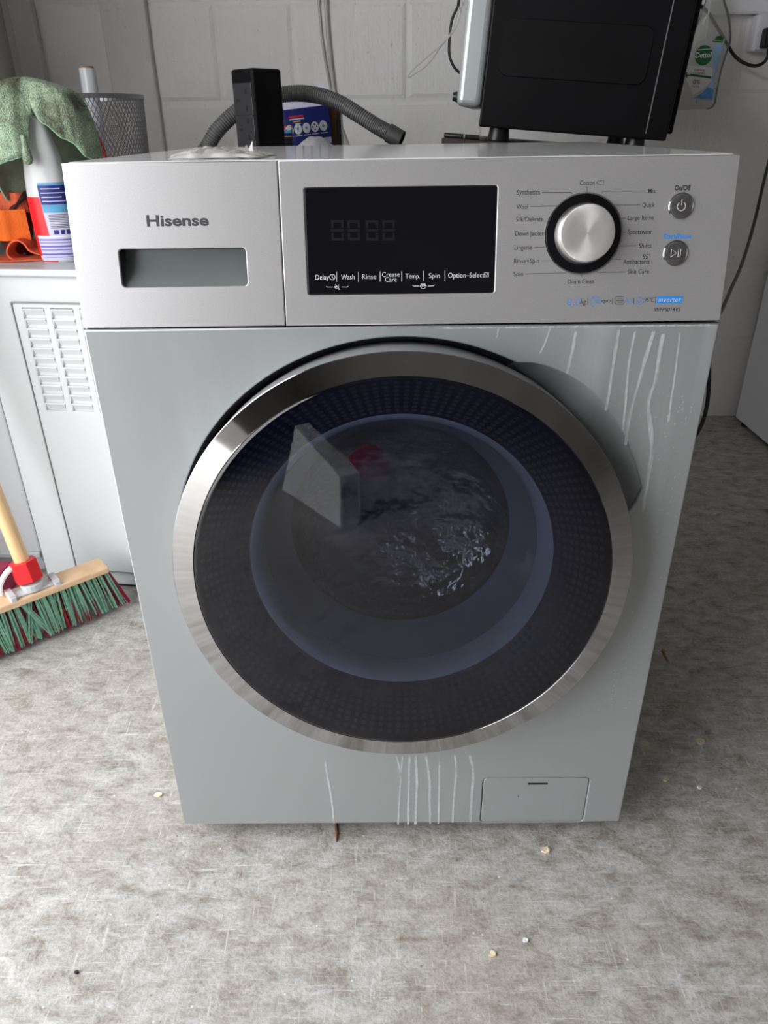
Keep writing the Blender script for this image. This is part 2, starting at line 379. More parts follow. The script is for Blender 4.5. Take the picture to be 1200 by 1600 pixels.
struct(G().box(-1.14, 2.42, -3.42, -3.30, 0, 2.42).obj('wall_front', M_WALLD))
struct(G().box(-1.14, 2.42, -3.42, YW+.1, 2.42, 2.50).obj('ceiling', M_CEIL))
struct(G().box(-.752, -.632, YW-.022, YW+.004, 0, 2.42).obj('trim_1', M_PIER, bevel=.004))
struct(G().box(-.985, -.925, YW-.03, YW+.004, 0, 2.42).obj('trim_2', M_TRIM, bevel=.004))

# ------------------------------------------------------------------ washing machine
HW = .2975
wm = thing('washing_machine', 'silver front-loading washing machine with a round dark glass door, in the middle of the floor', 'washing machine', (0, .28, 0))
# front sheet with the door opening and the finger recess on the right
def hole_outline(n=120):
    out = []
    cx, cz, R = .0006, .4535, .2432
    for i in range(n):
        a = 2*pi*i/n; d = math.degrees(a); ext = 0
        if 13.5 < d < 62:
            ext = .0208*min(1, (d-13.5)/4)**.6*min(1, (62-d)/16)**.55
        out.append((cx+(R+ext)*cos(a), cz+(R+ext)*sin(a)))
    return out
FM = Matrix(((1, 0, 0, 0), (0, 0, -1, 0), (0, 1, 0, 0), (0, 0, 0, 1)))     # local XY -> world XZ, local +Z -> -Y
hole = hole_outline()
plate('front_sheet', [[(-HW, .028), (HW, .028), (HW, .7065), (-HW, .7065)], hole, rrect(.1078, .2478, .0284, .1128, .006)], .006, M_BODY, wm, FM, .0016)
# recess wall behind the opening; shade of the narrow gap painted dark
g = G(); n = len(hole)
inn = [(.0006+.229*cos(2*pi*i/n), .034, .4535+.229*sin(2*pi*i/n)) for i in range(n)]
RV = [(x, .0045, z) for x, z in hole]+inn; lit = lambda i: 13 < 360*i/n < 62
for nm, m_, sel in (('finger_recess', M_BODY, True), ('door_recess', M_GAP, False)):
    G().add(RV, [(i, (i+1) % n, n+(i+1) % n, n+i) for i in range(n) if lit(i+.5) == sel]).obj(nm, m_, wm, True)
g = G()
for x in (-HW+.0005, HW-.0015): g.add([(x+d_, y, z) for d_ in (0, .001) for y, z in ((.005, .028), (.552, .028), (.552, .836), (.027, .836), (.007, .706), (.005, .704))], [(5, 4, 3, 2, 1, 0), (6, 7, 8, 9, 10, 11)]+[(k, (k+1) % 6, 6+(k+1) % 6, 6+k) for k in range(6)])
g.box(-HW, HW, .551, .552, .028, .838).box(-HW, HW, .006, .552, .028, .03)
g.obj('cabinet', M_BODY, wm)
FEET = [G().lathe([(.001, 0), (.02, 0), (.02, .008), (.008, .010), (.008, .03)], 16).obj('foot', M_DARK, wm, True, Matrix.Translation((x, y, 0)), 40) for x in (-.24, .24) for y in (.06, .50)]
# lid
LT = Matrix.Translation((0, 0, 0))
lid = plate('lid', [rrect(-HW, HW, .026, .556, .012)], .016, M_LID, wm, Matrix(((1, 0, 0, 0), (0, 1, 0, 0), (0, -.006, 1, .8475), (0, 0, 0, 1))), .003, True)
# sloping control panel frame: local X along the panel, Y up the slope, Z towards the viewer
pv = Vector((0, .025, .139)).normalized(); pn = Vector((0, -.139, .025)).normalized()
PM = Matrix(((1, pv.x, pn.x, 0), (0, pv.y, pn.y, 0), (0, pv.z, pn.z, .7085), (0, 0, 0, 1)))
VS = .1412/.139
def PZ(z): return (z-.7085)*VS
TOP = PZ(.8470)
hx0, hx1, hz0, hz1 = -.2560, -.1404, PZ(.7440), PZ(.7765)
dh = rrect(hx0, hx1, hz0, hz1, .0035)
dr = plate('detergent_drawer', [[(-HW, 0), (-.10785, 0), (-.10785, TOP), (-HW, TOP)], dh], .003, M_PANEL, wm, PM, .0009)
# drawer handle scoop: quarter-round hollow
g = G(); ns = 12; V = []
for i in range(ns+1):
    t = i/ns; hh = hz1-(hz1-hz0)*t; dz = -.004-.026*sin(pi*min(1, t*1.0)*.5+0)*(1-t)**.35 if t < 1 else -.004
    V += [(hx0-.001, hh, -.017*cos(pi/2*t)-.003), (hx1+.001, hh, -.017*cos(pi/2*t)-.003)]
g.add(V, [(2*i, 2*i+1, 2*i+3, 2*i+2) for i in range(ns)])
g.add([(hx0-.001, hz1+.0005, -.033), (hx1+.001, hz1+.0005, -.033), (hx1+.001, hz1+.0005, -.001), (hx0-.001, hz1+.0005, -.001)], [(0, 1, 2, 3)])
g.obj('handle_scoop', mat('scoop_grey', (.27, .30, .30), .3, .6, var=.04, vscale=30), dr, True, PM, 50)
for a_, b_ in ((hx0-.004, hx0-.0006), (hx1+.0006, hx1+.004)): G().box(a_, b_, hz0, hz1, -.034, -.001).obj('scoop_side', M_DARK, dr, False, PM)
text('brand_lettering', 'Hisense', -.2276, -.1718, PZ(.8000), .0092, M_INK, dr, PM, bold=.03)
dz = [rrect(-.0853, .0862, PZ(.7354), PZ(.8250), .0022)]
cp = plate('control_panel', [[(-.1070, 0), (HW, 0), (HW, TOP), (-.1070, TOP)], dz[0]], .012, M_PANEL, wm, PM, .0009)
dsp = plate('display', [rrect(-.0848, .0857, PZ(.7359), PZ(.8245), .002)], .006, M_GLOSSK, cp, PM @ Matrix.Translation((0, 0, .0002)), .0004)
G().box(-.106, HW-.002, .0005, TOP-.001, -.03, -.0125).obj('panel_backing', M_DARK, wm, False, PM)
# pixel -> panel coordinates were measured once on the photograph; texts carry panel coordinates (metres)
LAB = {'btn': [('On/Off', 0.2426, 0.2569, 0.8212, 0.0043, 0.034, 0), ('Start/Pause', 0.2372, 0.2621, 0.7817, 0.0041, 0.028, 1)],
 'disp': [('Delay', -0.0778, -0.0655, 0.7507, 0.0045), ('Wash', -0.0543, -0.042, 0.7507, 0.0045), ('Rinse', -0.035, -0.0221, 0.7508, 0.0045), ('Crease', -0.0168, -0.0007, 0.7524, 0.0043), ('Care', -0.0141, -0.0033, 0.748, 0.0043),
          ('Temp.', 0.0046, 0.0178, 0.7508, 0.0045), ('Spin', 0.026, 0.036, 0.7509, 0.0045), ('Option–Select', 0.0436, 0.0768, 0.751, 0.0045)],
 'dmark': [[(-0.0582, 0.7552), (-0.0585, 0.7464)], [(-0.0383, 0.7549), (-0.0385, 0.7461)], [(-0.0185, 0.755), (-0.0186, 0.7462)], [(0.0012, 0.755), (0.0012, 0.746)], [(0.0211, 0.7551), (0.0212, 0.7463)],
           [(0.0407, 0.7551), (0.0408, 0.7461)],
           [(-0.0599, 0.7505), (-0.0601, 0.7496), (-0.0607, 0.7488), (-0.0615, 0.7483), (-0.0625, 0.7482), (-0.0634, 0.7484), (-0.0642, 0.7489), (-0.0647, 0.7497), (-0.0649, 0.7506), (-0.0647, 0.7515), (-0.0641, 0.7522),
            (-0.0633, 0.7527), (-0.0623, 0.7529), (-0.0613, 0.7527), (-0.0605, 0.7522), (-0.06, 0.7514), (-0.0599, 0.7505)],
           [(-0.0623, 0.7522), (-0.0624, 0.7505), (-0.0611, 0.7494)], [(-0.0679, 0.7429), (-0.0673, 0.742), (-0.062, 0.742)], [(-0.054, 0.742), (-0.0487, 0.7419), (-0.0479, 0.7428)],
           [(-0.0605, 0.7426), (-0.0593, 0.7426), (-0.0569, 0.7442), (-0.057, 0.7398), (-0.0593, 0.7413), (-0.0605, 0.7413), (-0.0605, 0.7426)], [(-0.0598, 0.7444), (-0.0561, 0.7397)],
           [(0.0111, 0.7429), (0.0118, 0.742), (0.0167, 0.742)], [(0.0249, 0.7419), (0.0305, 0.742), (0.0312, 0.7429)],
           [(0.0232, 0.742), (0.0231, 0.7411), (0.0225, 0.7403), (0.0217, 0.7398), (0.0208, 0.7397), (0.0198, 0.7399), (0.019, 0.7404), (0.0185, 0.7411), (0.0183, 0.742), (0.0185, 0.7429), (0.019, 0.7437), (0.0198, 0.7441),
            (0.0208, 0.7443), (0.0217, 0.7441), (0.0225, 0.7436), (0.0231, 0.7429), (0.0232, 0.742)],
           [(0.0175, 0.7419), (0.024, 0.7421)], [(0.019, 0.7431), (0.0225, 0.7432)], [(0.0768, 0.7528), (0.0806, 0.7528), (0.0807, 0.7492), (0.0769, 0.7492), (0.0768, 0.7528)],
           [(0.0775, 0.7512), (0.0786, 0.7499), (0.0807, 0.753)]],
 'drip': [([(-0.0057, 0.1534), (-0.0008, 0.1187), (-0.0026, 0.0731), (-0.0044, 0.0255)], 0.00198), ([(0.0021, 0.1522), (0.0001, 0.1327), (-0.0012, 0.1164)], 0.00198),
          ([(0.0108, 0.1532), (0.0098, 0.0973), (0.0092, 0.0253)], 0.00264), ([(0.0186, 0.1532), (0.0206, 0.102), (0.0198, 0.0606), (0.0192, 0.0253)], 0.00277),
          ([(0.0322, 0.153), (0.0375, 0.1101), (0.0377, 0.0728), (0.0398, 0.0263)], 0.00277), ([(0.0498, 0.1437), (0.0503, 0.0848), (0.0508, 0.0262)], 0.00198),
          ([(0.0693, 0.1549), (0.0719, 0.1262), (0.0703, 0.0724), (0.07, 0.0286)], 0.00264), ([(0.0882, 0.1548), (0.094, 0.126), (0.0943, 0.0722), (0.0945, 0.0284)], 0.00264),
          ([(-0.0985, 0.1452), (-0.0966, 0.1161), (-0.0935, 0.074), (-0.0921, 0.0289)], 0.00198), ([(0.2041, 0.7014), (0.2039, 0.6738), (0.2032, 0.642), (0.2024, 0.6217)], 0.00264),
          ([(0.1648, 0.6999), (0.1627, 0.6774), (0.1603, 0.6592)], 0.00231), ([(0.2196, 0.6993), (0.2182, 0.6718), (0.2203, 0.6353), (0.2227, 0.6005)], 0.00198),
          ([(0.2374, 0.6991), (0.2339, 0.6766), (0.2311, 0.6535), (0.228, 0.6254), (0.2265, 0.6052), (0.2269, 0.5845)], 0.00297),
          ([(0.2463, 0.6966), (0.2462, 0.6758), (0.2468, 0.6531), (0.2439, 0.6364), (0.2435, 0.6245), (0.2517, 0.5947), (0.2554, 0.5716), (0.2553, 0.5427), (0.2561, 0.5073)], 0.0033),
          ([(0.1401, 0.7038), (0.1356, 0.6869), (0.132, 0.6796)], 0.00165), ([(0.2617, 0.6976), (0.2636, 0.6731), (0.2648, 0.6381), (0.2661, 0.6082)], 0.00165), ([(0.0922, 0.7043), (0.0904, 0.6947)], 0.00132)],
 'inv': (0.2366, 0.2601, 0.7243, 0.7306),
 'lblue': [[(0.1794, 0.7222), (0.1785, 0.7225), (0.1775, 0.7229), (0.1767, 0.7236), (0.176, 0.7243), (0.1755, 0.7252), (0.1752, 0.7261), (0.1751, 0.727), (0.1752, 0.728), (0.1755, 0.7289), (0.1759, 0.7297), (0.1766, 0.7303),
            (0.1774, 0.7308), (0.1783, 0.7312), (0.1793, 0.7313), (0.1803, 0.7313), (0.1813, 0.731)],
           [(0.2239, 0.7269), (0.2238, 0.7257), (0.2232, 0.7247), (0.2222, 0.724), (0.2209, 0.7238), (0.2196, 0.7241), (0.2185, 0.7248), (0.2177, 0.7258), (0.2173, 0.727), (0.2175, 0.7282), (0.2181, 0.7292), (0.2191, 0.7299),
            (0.2203, 0.7301), (0.2216, 0.7298), (0.2228, 0.7291), (0.2236, 0.7281), (0.2239, 0.7269)],
           [(0.2222, 0.7269), (0.2222, 0.7267), (0.2221, 0.7264), (0.222, 0.7261), (0.2218, 0.7259), (0.2216, 0.7257), (0.2213, 0.7256), (0.2211, 0.7255), (0.2208, 0.7255), (0.2205, 0.7255), (0.2202, 0.7256), (0.2199, 0.7258),
            (0.2196, 0.7259), (0.2194, 0.7262), (0.2193, 0.7264), (0.2192, 0.7267), (0.2191, 0.727)],
           [(0.2116, 0.7295), (0.2141, 0.7247)], [(0.1768, 0.7296), (0.1844, 0.73)]],
 'lead': [[(0.1258, 0.8188), (0.1517, 0.8185), (0.1532, 0.8157)], [(0.1156, 0.8076), (0.1401, 0.8078)], [(0.1305, 0.797), (0.1333, 0.7972)], [(0.1294, 0.7854), (0.1311, 0.7854)], [(0.1214, 0.7737), (0.1324, 0.7739)],
          [(0.1284, 0.7622), (0.1394, 0.7622)], [(0.1144, 0.7513), (0.1514, 0.7517), (0.1528, 0.7531)], [(0.1654, 0.7513), (0.1657, 0.748)], [(0.1652, 0.8225), (0.1655, 0.8181)],
          [(0.1778, 0.8159), (0.1793, 0.819), (0.2175, 0.8188)], [(0.1907, 0.8078), (0.2134, 0.8078)], [(0.1965, 0.797), (0.2019, 0.7969)], [(0.1989, 0.7854), (0.2024, 0.7853)], [(0.1976, 0.7739), (0.2136, 0.774)],
          [(0.1911, 0.763), (0.2004, 0.7628)], [(0.1784, 0.7539), (0.18, 0.7519), (0.2054, 0.7519)], [(0.1731, 0.8261), (0.1749, 0.8275), (0.1797, 0.8276), (0.18, 0.8246), (0.1752, 0.8246), (0.1731, 0.8261)]],
 'lmark': [[(0.173, 0.7299), (0.1731, 0.724)], [(0.1956, 0.7299), (0.1957, 0.724)], [(0.2154, 0.7297), (0.2156, 0.7238)], [(0.2353, 0.7303), (0.2355, 0.7244)],
           [(0.1974, 0.7292), (0.1991, 0.7308), (0.2055, 0.7308), (0.2058, 0.7276), (0.1993, 0.7277), (0.1974, 0.7292)], [(0.2001, 0.7293), (0.2048, 0.7292)],
           [(0.1978, 0.7254), (0.1994, 0.7271), (0.2059, 0.727), (0.2062, 0.7239), (0.1997, 0.7239), (0.1978, 0.7254)], [(0.2004, 0.7255), (0.2051, 0.7255)]],
 'logo': [('8.0', 0.154, 0.1658, 0.7267, 0.0062, 1, 0), ('kg', 0.1662, 0.1717, 0.7269, 0.0046, 0, 0.15), ('1400', 0.1788, 0.1853, 0.7268, 0.0042, 1, 0), ('rpm', 0.1858, 0.1945, 0.7275, 0.0034, 0, 0.1),
          ('A', 0.2066, 0.2112, 0.727, 0.0052, 1, 0), ('95°C', 0.2251, 0.2344, 0.7276, 0.0042, 0, 0.1), ('ınverter', 0.2382, 0.2589, 0.7278, 0.0048, 3, 0.15), ('WFP8014VS', 0.2353, 0.2595, 0.719, 0.0036, 0, 0.15)],
 'prog': [('Cotton', 0.1587, 0.1718, 0.8262, 0.004), ('Synthetics', 0.1034, 0.1241, 0.8192, 0.004), ('Wool', 0.1037, 0.1138, 0.8076, 0.004), ('Silk/Delicate', 0.1037, 0.1282, 0.7973, 0.004),
          ('Down Jacket', 0.1034, 0.1292, 0.7856, 0.004), ('Lingerie', 0.1034, 0.1192, 0.7739, 0.004), ('Rinse+Spin', 0.1032, 0.1263, 0.7625, 0.004), ('Spin', 0.1034, 0.1122, 0.7515, 0.004), ('Mix', 0.2196, 0.2263, 0.819, 0.004),
          ('Quick', 0.2154, 0.2265, 0.8078, 0.004), ('Large Items', 0.2035, 0.2268, 0.7974, 0.004), ('Sportswear', 0.2045, 0.2265, 0.7858, 0.004), ('Shirts', 0.2157, 0.2268, 0.7742, 0.004), ('95°', 0.2202, 0.2269, 0.765, 0.004),
          ('Antibacterial', 0.2029, 0.2271, 0.7607, 0.004), ('Skin Care', 0.2076, 0.227, 0.7523, 0.004), ('Drum Clean', 0.1535, 0.1774, 0.7444, 0.004)],
 'seg': [(-0.0621, 0.7814, 0.0113, 0.01727), (-0.0473, 0.7813, 0.0112, 0.01717), (-0.0309, 0.7811, 0.0113, 0.01717), (-0.0161, 0.7809, 0.0113, 0.01727)]}
for t, u0, u1, z, cap in LAB['prog']: text('program_lettering', t, u0, u1, PZ(z), cap, M_INK, cp, PM, bold=.004)
for t, u0, u1, z, cap, b, mk in LAB['btn']: text('button_lettering', t, u0, u1, PZ(z), cap, M_BLOGO if mk else M_INK, cp, PM, bold=b)
for t, u0, u1, z, cap in LAB['disp']: text('display_lettering', t, u0, u1, PZ(z), cap, M_WINK, dsp, PM @ Matrix.Translation((0, 0, .0003)), bold=-.006)
for t, u0, u1, z, cap, mk, sh in LAB['logo']: text('logo_lettering', t, u0, u1, PZ(z), cap, {0: M_INK, 1: M_BINK, 2: M_BLOGO, 3: M_WINK}[mk], cp, PM @ Matrix.Translation((0, 0, .0003 if mk == 3 else 0)), bold=-.012 if mk in (1, 3) else .004, shear=sh)
def lines(name, L, wd, m, par, h=.00025):
    for P in L: G().ribbon([(u, PZ(z), h) for u, z in P], wd, (0, 0, 1)).obj(name, m, par, False, PM)
lines('program_leader_line', LAB['lead'], .00042, M_INK, cp)
lines('display_marking', LAB['dmark'], .00045, M_WINK, dsp, .0005)
lines('logo_marking', LAB['lmark'], .0004, M_INK, cp)
lines('logo_blue_marking', LAB['lblue'], .0006, M_BINK, cp)
q = LAB['inv']; G().box(q[0], q[1], PZ(q[2]), PZ(q[3]), 0, .0002).obj('inverter_badge', M_BLOGO, cp, False, PM)
# unlit seven-segment digits
g = G()
for (u, z0, wd, ht) in LAB['seg']:
    v0 = PZ(z0); t = .0022; h2 = ht/2
    for (a, b, c, d) in ((0, wd, 0, t), (0, wd, h2-t/2, h2+t/2), (0, wd, ht-t, ht), (0, t, t, h2-t), (wd-t, wd, t, h2-t), (0, t, h2+t, ht-t), (wd-t, wd, h2+t, ht-t)):
        g.box(u+a, u+b, v0+c, v0+d, .0003, .00045)
g.obj('display_segments', M_SEG, dsp, False, PM)
# programme dial
DC = PM @ Matrix.Translation((.1648, PZ(.7843), 0))
dial = G().lathe([(.0347, .0001), (.0347, .0009), (.0337, .0012), (.0335, .0010)], 72).obj('dial_rim', M_CHROME, cp, True, DC, 40)
G().lathe([(.0335, .0003), (.0335, .0010), (.0260, .0013), (.0255, .0003)], 72).obj('dial_ring', M_GLOSSK, cp, True, DC, 40)
G().lathe([(.0262, .0005), (.0262, .0030), (.0250, .0045), (.0243, .0145), (.0236, .0155)], 72).obj('knob', mat('knob_side_metal', (.74, .73, .71), .3, 1, var=.03), cp, True, DC, 50)
G().lathe([(.0236, .0155), (.0228, .0158), (.016, .0154), (.008, .0151), (.0002, .0150)], 96).obj('knob_face', M_KNOB, cp, True, DC, 60)
for i, (u, z) in enumerate(((.2496, .8064), (.2489, .7674))):
    BM = PM @ Matrix.Translation((u, PZ(z), 0))
    b = G().lathe([(.0112, 0), (.0112, .0012), (.0105, .0016), (.0102, .0012)], 40).obj('button_rim', M_CHROME, cp, True, BM, 40)
    G().lathe([(.0102, .0006), (.0100, .0014), (.0092, .0018), (.005, .0016), (.0002, .0015)], 40).obj('button', M_BTN, cp, True, BM, 40)
    g = G()
    if i == 0:
        g.ribbon([(.0036*sin(a), .0036*cos(a)-.0004, .0021) for a in [radians(35+290*k/20) for k in range(21)]], .0007, (0, 0, 1))
        g.ribbon([(0, .0005, .0021), (0, .0052, .0021)], .0007, (0, 0, 1))
    else:
        g.ribbon([(-.0042, -.0034, .0021), (.0006, 0, .0021), (-.0042, .0034, .0021), (-.0042, -.0034, .0021)], .0006, (0, 0, 1))
        for x in (.0022, .0042): g.ribbon([(x, -.0034, .0021), (x, .0034, .0021)], .0006, (0, 0, 1))
    g.obj('button_symbol', mat('etched_symbol', (.72, .72, .72), .4, var=.03), cp, False, BM)
# door
tilt = math.atan2(.025, .477)
dn = Vector((0, -cos(tilt), sin(tilt))); du = Vector((0, sin(tilt), cos(tilt)))
DO = Vector((.0006, -.0425, .4535))
DM = Matrix(((1, du.x, dn.x, DO.x), (0, du.y, dn.y, DO.y), (0, du.z, dn.z, DO.z), (0, 0, 0, 1)))
ring = G().lathe([(.2385, -.0015), (.2388, 0), (.2382, .0008), (.2175, .0044), (.2166, .0046), (.2160, .0038)], 160).obj('door', M_CHROME, wm, True, DM, 25)
G().lathe([(.2350, -.058), (.2368, -.040), (.2380, -.012), (.2385, -.0015)], 160).obj('door_skirt', M_SKIRT, ring, True, DM)
g = G().lathe([(.2160, .0038), (.2150, .0050), (.2120, .0054), (.150, .0060), (.080, .0063), (.0005, .0064)], 128)
g.obj('door_glass', M_GLASS, ring, True, DM)
g = G().lathe([(.2158, .0034), (.212, -.002), (.1685, -.042), (.1660, -.0425)], 128); g.obj('inner_ring', M_RIBW, ring, True, DM)
g = G()
for k in range(8):
    f = (k+.6)/8.2; r = .2115-.0435*f; h = -.002-.040*f
    for i in range(126):
        a = 2*pi*(i+.5*(k % 2)*0)/126; e = Vector((cos(a), sin(a), 0)); tt = Vector((-sin(a), cos(a), 0)); s2 = Vector((cos(a)*-.735, sin(a)*-.735, -.678))
        c = e*r+Vector((0, 0, h+.0006)); b = len(g.V)
        g.add([c+tt*.0026*ca+s2*.0026*sa for ca, sa in ((1, .5), (.5, 1), (-.5, 1), (-1, .5), (-1, -.5), (-.5, -1), (.5, -1), (1, -.5))], [(7, 6, 5, 4, 3, 2, 1, 0)])
g.obj('ring_dots', M_DOT, ring, False, DM)['kind'] = 'stuff'
G().lathe([(.1660, -.0425), (.1640, -.0440), (.1575, -.052), (.1545, -.066), (.1535, -.070)], 128).obj('bowl_rim', M_LIP, ring, True, DM)
G().lathe([(.1535, -.070), (.146, -.085), (.136, -.105), (.130, -.120)], 128).obj('bowl_wall', tinted('bowl_wall_blue_sheen', (.70, .72, .78), 1.7, .10, (.42, .48, .64), .62, 1.0, .15), ring, True, DM)  # blue diffuse share paints the bowl's reflected light band
g = G().lathe([(.130, -.120), (.128, -.125), (.118, -.136), (.095, -.146), (.05, -.153), (.0005, -.155)], 128)
g.obj('door_bowl', M_BOWL, ring, True, DM)
# inside of the drum seen through the glass
g = G().lathe([(.168, .030), (.175, .055), (.160, .075), (.172, .095), (.185, .105)], 96, Matrix(((1, 0, 0, 0), (0, 0, 1, 0), (0, 1, 0, .46), (0, 0, 0, 1))))
g.obj('gasket', M_GASK, wm, True)
g = G().lathe([(.185, .105), (.232, .125), (.235, .46), (.15, .50), (.0005, .51)], 96, Matrix(((1, 0, 0, 0), (0, 0, 1, 0), (0, 1, 0, .46), (0, 0, 0, 1))))
drum = g.obj('drum', M_DRUM, wm, True)
g = G()
for k in range(3):
    a = radians(100+120*k); c = Vector((cos(a), 0, sin(a))); tt = Vector((-sin(a), 0, cos(a))); o = Vector((0, 0, .46))
    P = [o+c*.234+tt*.035, o+c*.18+tt*.012, o+c*.18-tt*.012, o+c*.234-tt*.035]
    g.add([p+Vector((0, y, 0)) for y in (.15, .44) for p in P], [(0, 1, 5, 4), (1, 2, 6, 5), (2, 3, 7, 6), (0, 3, 2, 1), (4, 5, 6, 7)])
g.obj('drum_paddle', M_DRUM, drum)
# filter flap
fp = plate('filter_flap', [rrect(.1086, .2470, .0286, .1120, .0052)], .005, M_BODY, wm, FM @ Matrix.Translation((0, 0, -.0004)), .0009)
plate('flap_slot', [rrect(.1670, .1935, .1003, .1035, .0008)], .0004, M_GAP, fp, FM @ Matrix.Translation((0, 0, -.0002)))
G().lathe([(.0002, 0), (.0009, .0001), (.0012, -.001)], 10, FM @ Matrix.Translation((.1563, .0781, -.0003))).obj('flap_dimple', M_GAP, fp)
G().box(.104, .252, .0295, .118, -.03, -.007).obj('flap_backing', M_DARK, wm, False, FM)
# dried drips (wear with shapes of their own)
g = G()
def drip(P, wd, f=1.0):
    Q = spline([(x, z, 0) for x, z in P], 6); out = []; ws = []
    for i, q in enumerate(Q):
        j = noise.noise(Vector((q.x*300, q.y*60, 3)))
        out.append((q.x+j*.0006, q.y, .0003)); ws.append(1.5*wd*(.65+.55*abs(noise.noise(Vector((q.y*90, q.x*70, 9)))))*f)
    g.ribbon(out, ws, (0, 0, 1))
for P, wd in LAB['drip']: drip(P, wd)
rs = random.Random(5)
for k in range(28):
    x0_ = .04+.009*k; g.ribbon([(x0_+.0022*j, .7045+.0006*noise.noise(Vector((x0_*90+j, k, 1))), .0003) for j in range(6)], [.0016+.0011*noise.noise(Vector((j*.7, k*2.1, 5))) for j in range(6)], (0, 0, 1))
for i in range(420):
    x = rs.gauss(.262, .022); z = rs.uniform(.22, .64)
    if x > .294 or (x-.0006)**2+(z-.4535)**2 < .272**2: continue
    r = rs.uniform(.0003, .0009); g.add([(x+r*cos(k*pi/3), z+r*1.3*sin(k*pi/3), .0003) for k in range(6)], [(0, 1, 2, 3, 4, 5)])
o = g.obj('limescale_drips', M_SCALE, wm, False, FM); o['kind'] = 'stuff'
# ------------------------------------------------------------------ points measured on the photograph, placed at a real depth
def at(px, py, y):
    d = (px-600)/1145.76*r2-(py-800)/1145.76*u2+fw
    return CAM+d*((y-CAM.y)/d.y)
def ats(P, y): return [at(px, py, y) for px, py in P]
def frame(o, xa, ya):
    xa = Vector(xa).normalized(); ya = Vector(ya).normalized(); za = xa.cross(ya)
    return Matrix(((xa.x, ya.x, za.x, o[0]), (xa.y, ya.y, za.y, o[1]), (xa.z, ya.z, za.z, o[2]), (0, 0, 0, 1)))
def strip(g, P, e, th):
    """thick webbing: path P swept along vector e, thickness th"""
    P = [Vector(p) for p in P]; e = Vector(e); n = len(P); V = []
    for i, p in enumerate(P):
        t = (P[min(i+1, n-1)]-P[max(i-1, 0)]).normalized(); q = t.cross(e).normalized()*th/2
        V += [p+q, p+q+e, p-q+e, p-q]
    F = []
    for i in range(n-1):
        for k in range(4): F.append((4*i+k, 4*i+(k+1) % 4, 4*i+4+(k+1) % 4, 4*i+4+k))
    F += [(3, 2, 1, 0), tuple(4*(n-1)+k for k in range(4))]
    return g.add(V, F)

# ------------------------------------------------------------------ white vented appliance on the left
FX = Vector((.9903, -.1386, 0)); FY = Vector((.1386, .9903, 0)); FO = Vector((-.752, .6374, 0))
FRM = frame(FO, FX, FY); FL = .33
fz = thing('vented_cabinet', 'white enamelled appliance with louvred vent panel, under the spray bottle at left', 'appliance', FO)
G().box(0, FL, .006, .56, .012, .648).obj('body', M_WHITE, fz, False, FRM, bevel=.004)
G().box(-.003, FL, -.004, .563, .648, .6605).obj('top', M_WHITE, fz, False, FRM, bevel=.003)
G().box(.012, FL-.01, .02, .54, 0, .012).obj('plinth', M_DARK, fz, False, FRM)
x0p = .0765; cols = ((.0935, .1350), (.1475, .1900), (.2025, .2450)); zs0, zs1, NS = .402, .5945, 11; dzs = (zs1-zs0)/NS
holes = [rrect(a, b, zs0+.0005, zs1-.0005, .001, 1) for a, b in cols]
PLM = FRM @ Matrix(((1, 0, 0, 0), (0, 0, -1, .0018), (0, 1, 0, 0), (0, 0, 0, 1)))
vp = plate('vent_panel', [rrect(x0p, FL-.012, .047, .6015, .006)]+holes, .004, M_WHITE, fz, PLM, .0011)
G().box(x0p-.0016, x0p, -.0003, .004, .046, .602).obj('seam', mat('seam_grey', (.30, .30, .31), .7, var=.05), vp, False, FRM)
G().box(x0p-.0016, FL-.012, -.0003, .004, .602, .6036).obj('seam', bpy.data.materials['seam_grey'], vp, False, FRM)
G().box(x0p-.0016, FL-.012, -.0003, .004, .0446, .046).obj('seam', bpy.data.materials['seam_grey'], vp, False, FRM)
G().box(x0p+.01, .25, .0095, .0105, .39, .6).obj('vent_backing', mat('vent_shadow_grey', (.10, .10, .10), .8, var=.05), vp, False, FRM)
for a, b in cols:
    for k in range(NS):
        z0 = zs0+k*dzs
        g = G().add([(a+.003, .0068, z0+.001), (b-.001, .0068, z0+.001), (b-.001, .0010, z0+.0135), (a+.003, .0010, z0+.0135), (a, .0018, z0+.0150), (b, .0018, z0+.0150), (a, .0092, z0+.0165), (b, .0092, z0+.0165)],
                    [(0, 1, 2, 3), (3, 2, 5, 4), (4, 5, 7, 6)])
        g.add([(a, .0018, z0), (a+.003, .0068, z0+.001), (a+.003, .001, z0+.0135), (a, .0018, z0+.0150)], [(0, 1, 2, 3)])
        g.obj('louvre', M_WHITE, vp, False, FRM)
wu = thing('white_cupboard', 'plain white cupboard at left edge beyond the pine broom handle', 'cupboard', (-.89, .74, 0))
G().box(-1.0, -.782, .70, .76, 0, .62).obj('board', M_WHITE, wu, bevel=.004)
G().box(-1.0, -.782, .692, .70, .035, .05).obj('bottom_rail', M_WHITE, wu, bevel=.003)
pk = thing('pink_carton', 'pink and white patterned carton on the floor behind the broom head', 'box', (-.9, .6, 0))
G().box(-.99, -.822, .575, .645, 0, .058).obj('carton', M_PINK, pk, bevel=.002)
g = G()
for k in range(4):
    P = [(-.90+.016*k+.03*cos(a)-.02, .5745, .004+.05*k/4+.02*sin(a)) for a in [radians(10+25*j) for j in range(6)]]
    g.ribbon([(x, y, max(.003, min(.055, z))) for x, y, z in P], .0016, (0, -1, 0))
g.add([(-.845, .5742, .006), (-.823, .5742, .006), (-.823, .5742, .030)], [(0, 1, 2)])
g.add([(-.86, .5742, .057), (-.823, .5742, .057), (-.823, .5742, .049)], [(0, 2, 1)])
g.obj('white_print', M_WINK, pk)

